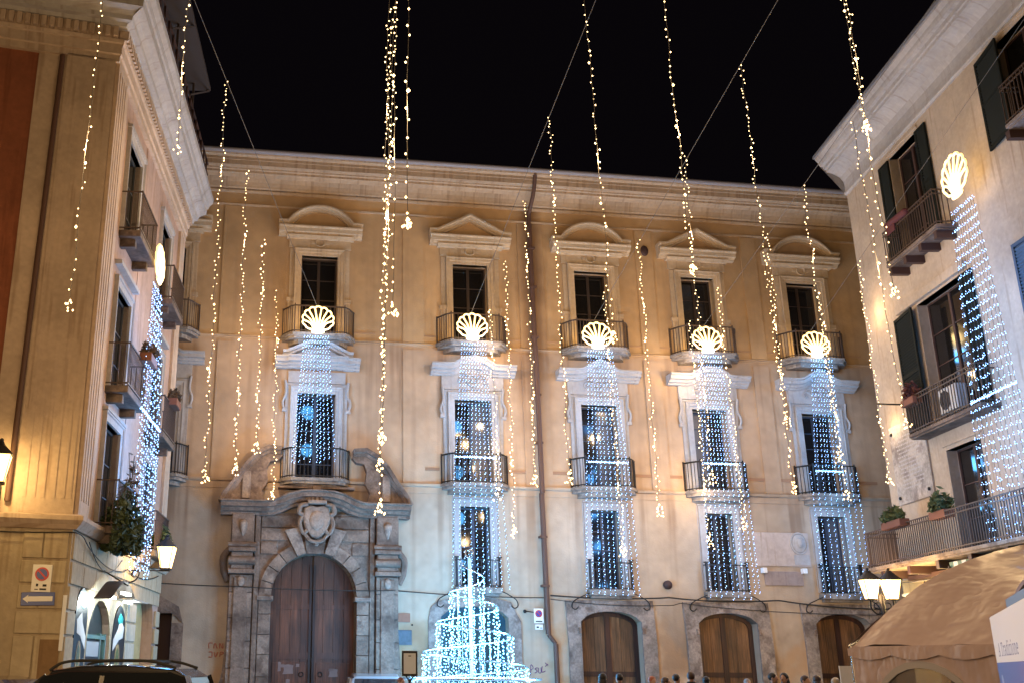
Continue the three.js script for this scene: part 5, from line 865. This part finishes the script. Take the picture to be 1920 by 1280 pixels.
// ---------------------------------------------------------------- signs, plaques and boards
const disc = (x, y, z, r) => new THREE.CylinderGeometry(r, r, 0.008, 24).rotateX(Math.PI / 2).translate(x, y, z);
function noParking(label, m4, w, h) {
  const t = thing('no_parking_sign', label, 'road sign'); t.applyMatrix4(m4);
  mesh('plate', [rbx(-w / 2, w / 2, -h, 0, 0, 0.02, 0.008)], mat.signWhite, t);
  const r = w * 0.36, y = -w * 0.5; mesh('red_ring', [disc(0, y, 0.023, r)], mat.signRed, t); mesh('blue_disc', [disc(0, y, 0.028, r * 0.76)], mat.signBlue, t);
  mesh('red_bar', [new THREE.BoxGeometry(r * 0.24, r * 1.6, 0.008).rotateZ(0.785).translate(0, y, 0.031)], mat.signRed, t);
  return t;
}
{
  const a = noParking('faded no-parking plate on the rusticated front of the corner house', frontMatrix.clone().multiply(new THREE.Matrix4().makeTranslation(-0.45, 3.245, 0.09)), 0.35, 0.5);
  mesh('black_print', [bx(-0.09, -0.05, -0.4, -0.35, 0.021, 0.024), bx(0.03, 0.1, -0.4, -0.36, 0.021, 0.024), bx(-0.11, -0.05, -0.46, -0.445, 0.021, 0.024), bx(-0.02, 0.1, -0.465, -0.435, 0.021, 0.024)], mat.tyre, a);
  const b = thing('one_way_sign', 'blue one-way sign with a white arrow pointing left, under the no-parking plate', 'road sign'); b.applyMatrix4(frontMatrix.clone().multiply(new THREE.Matrix4().makeTranslation(-0.48, 2.62, 0.1)).multiply(new THREE.Matrix4().makeRotationZ(0.03)));
  mesh('plate', [rbx(-0.3, 0.3, -0.12, 0.12, 0, 0.02, 0.008)], mat.signBlue, b); mesh('arrow', [extr(poly([[-0.27, 0], [-0.17, 0.075], [-0.18, 0.045], [0.26, 0.045], [0.26, -0.045], [-0.18, -0.045], [-0.17, -0.075]]), 0.021, 0.025)], mat.signWhite, b);
  const c = noParking('no-parking sign on a bracket beside the drainpipe, tow plate below', palMatrix.clone().multiply(new THREE.Matrix4().makeTranslation(5.63, 3.3, 0.25)), 0.32, 0.46);
  mesh('tow_plate', [rbx(-0.13, 0.13, -0.66, -0.5, 0, 0.015, 0.006)], mat.signWhite, c); mesh('black_print', [bx(-0.11, 0.11, -0.42, -0.385, 0.021, 0.024), bx(-0.09, -0.01, -0.61, -0.56, 0.016, 0.02), bx(0.02, 0.1, -0.62, -0.6, 0.016, 0.02)], mat.tyre, c); mesh('bracket', [bar(V(-0.1, -0.12, 0), V(-0.35, -0.08, -0.24), 0.025), ball(-0.4, -0.08, -0.2, 0.06)], mat.iron, c);
  const P = (name, label, cat, x0, x1, y0, y1, m, extra) => { const t = thing(name, label, cat); t.applyMatrix4(palMatrix.clone().multiply(new THREE.Matrix4().makeTranslation(x0, y0, 0.01))); mesh('plate', [rbx(0, x1 - x0, 0, y1 - y0, 0, 0.04, 0.008)], m, t); extra?.(t, x1 - x0, y1 - y0); return t; };
  P('wall_plaque', 'small orange-brown plaque on the wall right of the gateway', 'plaque', 0.9, 1.42, 2.82, 3.1, M(0.42, 0.16, 0.08, 0.6, plasterLook));
  P('wall_plaque', 'square dark grey plaque under the orange one by the gateway', 'plaque', 0.98, 1.47, 2.12, 2.58, M(0.09, 0.10, 0.14, 0.5, { map: stoneTex }), (t, w, h) => mesh('stud', [ball(-0.01, h + 0.16, 0.02, 0.03), ball(w + 0.02, h + 0.16, 0.02, 0.03)], mat.iron, t));
  const f = P('wall_panel', 'pale whitewashed panel with a round relief between the last two windows', 'panel', 13.4, 15.45, 4.85, 6.0, M(0.66, 0.56, 0.52, 0.9, plasterLook), (t) => { mesh('relief', [new THREE.SphereGeometry(0.27, 16, 12).scale(1, 1.2, 0.22).translate(1.68, 0.78, 0.04), new THREE.SphereGeometry(0.15, 12, 8).scale(0.8, 1.2, 0.6).translate(1.7, 0.8, 0.08), new THREE.TorusGeometry(0.3, 0.03, 6, 24).scale(1, 1.2, 1).translate(1.68, 0.78, 0.045), bx(1.45, 2.0, 0.05, 0.4, 0.04, 0.06)], mat.whiteTrim, t); });
  P('sign_box', 'long flat sign box with two small fittings below the whitewashed panel', 'sign', 13.7, 15.1, 4.2, 4.68, M(0.42, 0.34, 0.33, 0.7, plasterLook), (t, w, h) => mesh('fitting', [rbx(-0.12, 0.04, h - 0.08, h + 0.1, 0, 0.2), rbx(w - 0.06, w + 0.1, h - 0.08, h + 0.1, 0, 0.2)], mat.white, t));
  const nb = thing('notice_board', 'black-framed notice on a post left of the spiral light tree', 'notice board', [0.98, 0, -24]);
  mesh('frame', [rbx(-0.175, 0.175, 1.52, 2.06, -0.02, 0.02, 0.01)], mat.iron, nb); mesh('paper', [bx(-0.135, 0.135, 1.57, 2.01, 0.021, 0.024)], M(0.66, 0.7, 0.78, 0.6), nb); mesh('heading', [bx(-0.03, 0.03, 1.94, 1.96, 0.0245, 0.026)], mat.tyre, nb);
  mesh('post', [rod(V(0, 0, 0), V(0, 1.46, 0), 0.03, 8), bar(V(0, 1.4, 0), V(-0.09, 1.53, 0), 0.03), bar(V(0, 1.4, 0), V(0.09, 1.53, 0), 0.03), rod(V(0, 0, 0), V(0, 0.04, 0), 0.2, 16)], mat.iron, nb);
  // sprayed tags on the walls
  const spray = (label, strokes, m, r) => { const t = thing('graffiti', label, 'graffiti'); t.applyMatrix4(palMatrix); mesh('paint_strokes', strokes.map((s) => tube(s.map(([x, y]) => V(x, y, 0.012)), r, s.length * 5, 4)), m, t); };
  const k = (x, y, s, pts) => pts.map(([a, b]) => [x + a * s, y + b * s]);
  spray('purple sprayed tag on the pale wall right of the spiral tree', [k(5.36, 1.26, 0.13, [[0, -0.3], [0.2, 2.3], [0.7, 1.5], [0.15, 1.0]]), k(5.5, 1.28, 0.13, [[0.7, 1.4], [0.1, 1.2], [0.6, 0.6], [0, 0.1]]), k(5.62, 1.28, 0.13, [[0, 1.4], [0.1, 0.2], [0.6, 0.2], [0.7, 1.5]]), k(5.74, 1.3, 0.13, [[0.1, 1.6], [0, 0.2], [0.9, 0.5]]), k(5.85, 1.5, 0.1, [[0, 0], [1, 0.8]]), k(5.85, 1.56, 0.1, [[0, 0.6], [1, -0.3]])], M(0.13, 0.02, 0.10, 0.7), 0.011);
  spray('faint red sprayed lettering on the ochre wall left of the gateway', [k(-4.95, 1.95, 0.16, [[0, 0], [0, 1], [0.7, 1]]), k(-4.8, 1.95, 0.16, [[0, 0], [0.2, 1], [0.7, 0]]), k(-4.62, 1.95, 0.16, [[0, 0], [0, 1], [0.6, 0], [0.6, 1]]), k(-4.95, 1.7, 0.16, [[0, 0], [0.6, 0], [0.6, 0.9], [0, 0.9]]), k(-4.78, 1.7, 0.16, [[0, 0.9], [0.3, 0], [0.7, 0.9]]), k(-4.6, 1.7, 0.16, [[0, 0], [0.1, 0.9], [0.7, 0.8], [0.2, 0.4]])], M(0.40, 0.13, 0.08, 0.8), 0.016);
  const br = thing('wall_camera', 'dark round wall fitting between the first and second brown arched doors', 'wall fitting'); br.applyMatrix4(palMatrix.clone().multiply(new THREE.Matrix4().makeTranslation(10.2, 4.15, 0))); mesh('body', [lathe([[0.001, 0], [0.14, 0], [0.15, 0.1], [0.1, 0.2], [0.001, 0.22]], 0, 0, 0).rotateX(Math.PI / 2)], mat.brownDark, br);
  const vent = thing('wall_vent', 'dark oval vent on the upper wall between third and fourth pediments', 'vent'); vent.applyMatrix4(palMatrix.clone().multiply(new THREE.Matrix4().makeTranslation(10.3, 16.25, 0))); mesh('cover', [lathe([[0.001, 0], [0.16, 0], [0.17, 0.06], [0.12, 0.12], [0.001, 0.13]], 0, 0, 0, 16).rotateX(Math.PI / 2).scale(0.9, 1.25, 1)], mat.brownDark, vent);
}
// ---------------------------------------------------------------- cables along the walls
const sag = (a, b, d, n = 8) => Array.from({ length: n + 1 }, (_, i) => { const f = i / n, p = a.clone().lerp(b, f); p.y -= d * 4 * f * (1 - f); return p; });
for (const [label, pts, r] of [
  ['dark cable across the gateway from the left wall to the drainpipe', [...sag(onPalace(-8, 4.0, 0.08), onPalace(-4.2, 3.82, 0.5), 0.04), ...sag(onPalace(-4.1, 3.82, 0.5), onPalace(0.8, 3.78, 0.5), 0.05), ...sag(onPalace(1.0, 3.8, 0.08), onPalace(5.9, 3.66, 0.08), 0.05)], 0.016],
  ['bundle of dark cables along the palace wall right of the drainpipe', [...sag(onPalace(6.1, 3.74, 0.1), onPalace(10, 3.72, 0.12), 0.06), ...sag(onPalace(10.1, 3.74, 0.12), onPalace(14, 3.7, 0.1), 0.08), ...sag(onPalace(14.1, 3.7, 0.1), onPalace(18.8, 3.5, 0.1), 0.1)], 0.024],
  ['thin lower cable over the arched doors of the palace', [...sag(onPalace(6.1, 3.62, 0.1), onPalace(10.4, 3.5, 0.1), 0.1), ...sag(onPalace(10.5, 3.55, 0.1), onPalace(18.8, 3.3, 0.1), 0.12)], 0.012],
  ['dark cable across the base of the corner house front', [...sag(onFront(-3, 3.9, 0.14), onFront(0.04, 3.86, 0.16), 0.05), ...sag(onLeft(-11, 3.84, 0.16), onLeft(-6.5, 3.55, 0.12), 0.22), ...sag(onLeft(-6.4, 3.6, 0.12), onLeft(-2, 3.8, 0.1), 0.15)], 0.014],
  ['loose cable hanging in a loop over the snack shop', sag(onLeft(-10.2, 3.8, 0.12), onLeft(-7.0, 3.75, 0.12), 0.42), 0.011],
  ['cable from the side house along the underside of the long balcony', sag(onRight(-0.2, 3.85, 0.9), onRight(9, 3.9, 0.9), 0.12), 0.02],
]) tag(mesh('wall_cable', [new THREE.TubeGeometry(new THREE.CatmullRomCurve3(pts), pts.length * 3, r, 4, false)], mat.cable), label, 'cable');

// ---------------------------------------------------------------- flower boxes, bushes, air conditioner
function plant(name, label, p, w, h, d, m, n, box = true, ang = 0, group) {
  const t = thing(name, label, 'plant', [p.x, p.y, p.z], ang, group);
  if (box) mesh('flower_box', [new RoundedBoxGeometry(w * 0.9, 0.2, Math.min(0.28, d), 2, 0.02).translate(0, 0.1, 0)], mat.clay, t);
  const pos = [];
  for (let i = 0; i < n; i++) {
    const a = rr(0, 6.283), q = Math.sqrt(rnd()), lump = 0.75 + 0.3 * Math.sin(a * 3 + w * 5), x = Math.cos(a) * q * w / 2 * lump, z = Math.sin(a) * q * d / 2, y = (box ? 0.2 : 0) + Math.pow(rnd(), 0.8) * h * (1.1 - q * 0.6) * lump;
    const s = rr(0.03, 0.07), c = V(x, y, z), u = V(rr(-1, 1), rr(-0.4, 1), rr(-1, 1)).normalize().multiplyScalar(s * 1.7), v = V(rr(-1, 1), rr(-1, 1), rr(-1, 1)).cross(u).normalize().multiplyScalar(s * 0.7);
    const A = c.clone().sub(u), B = c.clone().add(v), C = c.clone().add(u), D = c.clone().sub(v); pos.push(...A.toArray(), ...B.toArray(), ...C.toArray(), ...A.toArray(), ...C.toArray(), ...D.toArray());
  }
  const g = new THREE.BufferGeometry(); g.setAttribute('position', new THREE.BufferAttribute(new Float32Array(pos), 3)); g.computeVertexNormals();
  mesh('leaves', [g], m, t, { stuff: true });
  const st = []; for (let i = 0; i < 7; i++) st.push(rod(V(rr(-0.2, 0.2) * w, box ? 0.18 : 0, 0), V(rr(-0.4, 0.4) * w, h * rr(0.7, 1.0), rr(-0.3, 0.3) * d), 0.008, 4)); mesh('stems', st, mat.leafDry, t);
}
plant('hanging_bush', 'big dark overgrown bush on the lowest balcony of the corner house', onLeft(-8.75, 3.75, 0.45), 2.5, 1.5, 0.8, mat.leaf, 2600, false, LEFT.turn);
plant('balcony_plant', 'bare twiggy plant on the lowest corner-house balcony beside the curtain', onLeft(-8.0, 5.0, 0.4), 0.5, 1.1, 0.4, mat.leafDry, 60, false, LEFT.turn);
plant('balcony_plant', 'planted flower box on the middle balcony of the corner house', onLeft(-8.0, 8.15, 0.58), 0.85, 0.4, 0.35, mat.leafDry, 260, true, LEFT.turn);
plant('balcony_plant', 'small plant on the far middle balcony of the corner house', onLeft(-4.0, 8.1, 0.55), 0.8, 0.35, 0.35, mat.leafDry, 220, true, LEFT.turn);
plant('balcony_plant', 'leafy plant on the far lowest balcony above the wall lantern', onLeft(-4.0, 4.25, 0.5), 1.5, 0.7, 0.6, mat.leaf, 700, false, LEFT.turn);
plant('balcony_plant', 'green flower box on the long balcony under the marble tablet', onRight(1.9, 5.25, 1.0), 1.3, 0.42, 0.4, mat.leaf2, 800, true, RIGHT.turn);
plant('balcony_plant', 'green plant in a pot on the long balcony before the lowest window', onRight(4.2, 5.2, 0.85), 0.9, 0.6, 0.5, mat.leaf2, 500, true, RIGHT.turn);
plant('balcony_plant', 'reddish flower box on the middle balcony of the side house', onRight(2.75, 8.55, 0.45), 0.8, 0.5, 0.35, M(0.11, 0.035, 0.03, 0.8), 260, true, RIGHT.turn);
{
  const t = thing('red_cloth', 'faded red rolled cloth hung over the top balcony of the side house', 'cloth'); const g = (q) => q.map((z) => z.applyMatrix4(rightMatrix));
  mesh('cloth', g([new THREE.CapsuleGeometry(0.10, 1.1, 4, 10).rotateZ(Math.PI / 2 - 0.04).translate(3.7, 13.78, 0.56), rbx(3.1, 3.6, 13.5, 13.74, 0.555, 0.60, 0.02)]), M(0.09, 0.02, 0.022, 0.9), t);
  const ac = thing('air_conditioner', 'white air-conditioner box with a round grille behind the middle balcony rail', 'air conditioner'); 
  mesh('casing', g([rbx(4.05, 5.0, 7.95, 8.6, 0.1, 0.4, 0.02)]), M(0.5, 0.48, 0.46, 0.5), ac); mesh('grille', g([new THREE.TorusGeometry(0.24, 0.015, 6, 24).translate(4.42, 8.27, 0.405), new THREE.TorusGeometry(0.14, 0.012, 6, 20).translate(4.42, 8.27, 0.405), disc(4.42, 8.27, 0.402, 0.24)]), mat.iron, ac);
}
// ---------------------------------------------------------------- the dim house beyond the palace's right end
{
  const h = thing('far_house', 'dim reddish house in the gap between the palace and the side house', 'house'); h.applyMatrix4(palMatrix.clone().multiply(new THREE.Matrix4().makeTranslation(19.0, 0, -1.5)));
  mesh('wall', [bx(0, 7, -0.25, 15.5, -6, 0)], M(0.22, 0.1, 0.07, 0.9, plasterLook), h); mesh('cornice', [bx(-0.1, 7, 15.5, 15.9, -6, 0.4)], mat.trim, h);
  for (const y of [4.5, 8, 11.5]) { const w = part('window', h); mesh('pane', [bx(0.4, 1.5, y, y + 2.4, 0.005, 0.03)], mat.pane, w); mesh('frame', [sweep([[0.4, y], [0.4, y + 2.4], [1.5, y + 2.4], [1.5, y]], [[0, 0], [0, 0.06], [0.12, 0.06], [0.12, 0]])], mat.trim, w); const b = part('balcony', h); mesh('slab', [bx(0.1, 1.9, y - 0.2, y - 0.05, 0.005, 0.7)], mat.slab, b); const g = []; for (let i = 0; i <= 12; i++) g.push(bx(0.12 + i * 0.145, 0.14 + i * 0.145, y - 0.05, y + 0.9, 0.64, 0.66)); g.push(bx(0.1, 1.9, y + 0.88, y + 0.92, 0.63, 0.67)); mesh('railing', g, mat.iron, b); }
}
// ---------------------------------------------------------------- people, only their heads reach into the picture
function field(sdf, lo, size, res) {
  const mc = new MarchingCubes(res, new THREE.MeshStandardMaterial(), false, false, 60000); mc.isolation = 0;
  const half = res / 2; let k = 0;
  for (let z = 0; z < res; z++) for (let y = 0; y < res; y++) for (let x = 0; x < res; x++) mc.field[k++] = -sdf(lo[0] + x / res * size, lo[1] + y / res * size, lo[2] + z / res * size);
  mc.update();
  const n = mc.count ?? 0, p = mc.positionArray.slice(0, n * 3), nn = mc.normalArray.slice(0, n * 3);
  for (let i = 0; i < n; i++) for (let a = 0; a < 3; a++) p[i * 3 + a] = lo[a] + (p[i * 3 + a] * half + half) / res * size;
  const g = new THREE.BufferGeometry(); g.setAttribute('position', new THREE.BufferAttribute(p, 3)); g.setAttribute('normal', new THREE.BufferAttribute(nn, 3)); return g;
}
const capsule = (a, b, ra, rb) => (x, y, z) => { const bx_ = b[0] - a[0], by = b[1] - a[1], bz = b[2] - a[2], px = x - a[0], py = y - a[1], pz = z - a[2], h = Math.max(0, Math.min(1, (px * bx_ + py * by + pz * bz) / (bx_ * bx_ + by * by + bz * bz))); return Math.hypot(px - bx_ * h, py - by * h, pz - bz * h) - (ra + (rb - ra) * h); };
const smin = (a, b, k) => { const h = Math.max(k - Math.abs(a - b), 0) / k; return Math.min(a, b) - h * h * k / 4; };
const blend = (list, k) => (x, y, z) => list.reduce((m, f) => smin(m, f(x, y, z), k), 9);
const ell = (c, r) => (x, y, z) => { const q = Math.hypot((x - c[0]) / r[0], (y - c[1]) / r[1], (z - c[2]) / r[2]); return (q - 1) * Math.min(...r); };
const limbs = (pad) => { const f = []; for (const s of [-1, 1]) f.push(capsule([s * 0.19, 1.40, 0], [s * 0.25, 1.12, -0.02], 0.055 + pad, 0.045 + pad), capsule([s * 0.25, 1.12, -0.02], [s * 0.23, 0.88, 0.07], 0.043 + pad, 0.033 + pad)); return f; };
const trunk = (pad) => [ell([0, 1.24, 0], [0.19 + pad, 0.27, 0.12 + pad]), ell([0, 0.98, 0], [0.17 + pad, 0.17, 0.12 + pad])];
const legs = (pad) => { const f = []; for (const s of [-1, 1]) f.push(capsule([s * 0.09, 0.92, 0], [s * 0.10, 0.5, 0.01], 0.085 + pad, 0.058 + pad), capsule([s * 0.10, 0.5, 0.01], [s * 0.10, 0.09, -0.02], 0.055 + pad, 0.04 + pad), capsule([s * 0.10, 0.05, -0.03], [s * 0.11, 0.04, 0.14], 0.045, 0.035)); return f; };
const headF = blend([ell([0, 1.62, 0.01], [0.078, 0.108, 0.095]), ell([0, 1.56, 0.035], [0.055, 0.06, 0.06]), capsule([0, 1.63, 0.1], [0, 1.60, 0.118], 0.012, 0.016), ell([-0.08, 1.61, 0], [0.014, 0.03, 0.02]), ell([0.08, 1.61, 0], [0.014, 0.03, 0.02]), capsule([0, 1.42, -0.01], [0, 1.54, 0], 0.055, 0.05)], 0.03);
const eyes = (x, y, z) => Math.max(headF(x, y, z), -Math.min(Math.hypot(x - 0.032, y - 1.632, z - 0.108), Math.hypot(x + 0.032, y - 1.632, z - 0.108)) + 0.014);
const hand = (s) => { const o = [s * 0.23, 0.84, 0.09], f = [capsule([o[0], o[1] + 0.03, o[2] - 0.01], [o[0], o[1] - 0.03, o[2] + 0.01], 0.026, 0.03)]; for (let i = 0; i < 4; i++) f.push(capsule([o[0], o[1] - 0.05, o[2] - 0.022 + i * 0.017], [o[0] - s * 0.012, o[1] - 0.105 + Math.abs(i - 1.5) * 0.008, o[2] - 0.02 + i * 0.019], 0.0095, 0.008)); f.push(capsule([o[0], o[1], o[2] + 0.025], [o[0] - s * 0.01, o[1] - 0.055, o[2] + 0.055], 0.011, 0.009)); return f; };
const bodyGeo = mergeGeometries([field((x, y, z) => Math.min(eyes(x, y, z), 9), [-0.15, 1.40, -0.14], 0.36, 60), field(blend([...trunk(0), ...limbs(0), ...legs(0), capsule([0, 1.3, 0], [0, 1.46, 0], 0.09, 0.055)], 0.05), [-0.45, 0, -0.45], 1.56, 72), field(blend(hand(1), 0.006), [0.1, 0.68, -0.03], 0.24, 48), field(blend(hand(-1), 0.006), [-0.34, 0.68, -0.03], 0.24, 48)]);
const coatGeo = field(blend([...trunk(0.03), ...limbs(0.022), capsule([0, 0.95, 0], [0, 0.74, 0], 0.2, 0.22), capsule([0, 1.40, -0.01], [0, 1.47, -0.01], 0.11, 0.085)], 0.05), [-0.45, 0.3, -0.45], 1.25, 64);
const trouserGeo = field(blend(legs(0.02), 0.03), [-0.5, 0.02, -0.5], 1.05, 56);
const hairGeo = field((x, y, z) => Math.max(ell([0, 1.645, -0.012], [0.094, 0.10, 0.105])(x, y, z), -ell([0, 1.585, 0.085], [0.085, 0.095, 0.075])(x, y, z)), [-0.16, 1.45, -0.16], 0.34, 44);
const longHairGeo = field((x, y, z) => Math.max(Math.min(ell([0, 1.645, -0.014], [0.1, 0.105, 0.11])(x, y, z), ell([0, 1.5, -0.05], [0.11, 0.18, 0.07])(x, y, z)), -ell([0, 1.57, 0.085], [0.08, 0.12, 0.075])(x, y, z)), [-0.18, 1.28, -0.18], 0.5, 48);
const skin = M(0.42, 0.24, 0.17, 0.6);
function person(label, x, z, turn, h, coat, hair, long) {
  const t = thing('person', label, 'person', [x, 0, z], turn, 'people standing before the palace'); t.scale.setScalar(h / 1.735);
  mesh('body', bodyGeo, skin, t); mesh('coat', coatGeo, M(...coat, 0.85), t); mesh('trousers', trouserGeo, M(0.02, 0.022, 0.03, 0.85), t); mesh('hair', long ? longHairGeo : hairGeo, M(...hair, 0.6), t);
}
const dark = [0.012, 0.009, 0.008], brown = [0.05, 0.025, 0.014];
for (const [label, px, z, turn, h, coat, hair, long] of [
  ['long dark-haired person at the left of the first brown arched door', 1131, -25, 2.6, 1.61, [0.02, 0.02, 0.025], dark, true],
  ['short dark-haired person in the middle of the first brown arched door', 1161, -26, 3.4, 1.60, [0.03, 0.02, 0.02], dark, false],
  ['person with reddish hair lit orange, right of the first brown arched door', 1222, -24, 0.4, 1.56, [0.25, 0.05, 0.02], [0.30, 0.08, 0.03], false],
  ['person in a pale jacket beside the red-haired one', 1247, -25, 1.2, 1.53, [0.45, 0.4, 0.36], brown, true],
  ['person with dark hair just left of the tallest one', 1267, -26, 2.2, 1.60, [0.02, 0.02, 0.02], dark, false],
  ['tallest dark-haired person left of the middle brown arched door', 1294, -25, 3.0, 1.66, [0.015, 0.015, 0.02], brown, false],
  ['person in a green coat at the left of the middle arched door', 1322, -26, 2.8, 1.55, [0.03, 0.05, 0.02], dark, true],
  ['person with grey hair before the right half of the middle arched door', 1398, -27, 0.2, 1.50, [0.04, 0.04, 0.05], [0.2, 0.19, 0.19], false],
  ['person with round dark hair, left one of the close pair', 1446, -25, 1.0, 1.65, [0.02, 0.02, 0.02], dark, false],
  ['person with curly dark hair, right one of the close pair', 1467, -25, -0.8, 1.65, [0.05, 0.03, 0.03], dark, true],
  ['person with a brightly lit face looking down, left of the last arched door', 1506, -23, 0.5, 1.61, [0.04, 0.03, 0.03], brown, false],
  ['person with brown hair before the last arched door', 1528, -26, 2.2, 1.60, [0.03, 0.02, 0.02], brown, true],
  ['person in a cream hat and coat near the tent corner', 1562, -22, 2.4, 1.58, [0.4, 0.33, 0.26], [0.42, 0.35, 0.27], false],
  ['person with auburn hair just left of the spiral light tree', 757, -25, 0.8, 1.48, [0.05, 0.02, 0.02], [0.16, 0.05, 0.025], false],
]) {
  const fx = (px - 691.44) / 1919.74;
  person(label, fx * -z * 0.963, z, turn, h, coat, hair, long);
}


renderer.render(scene, camera);
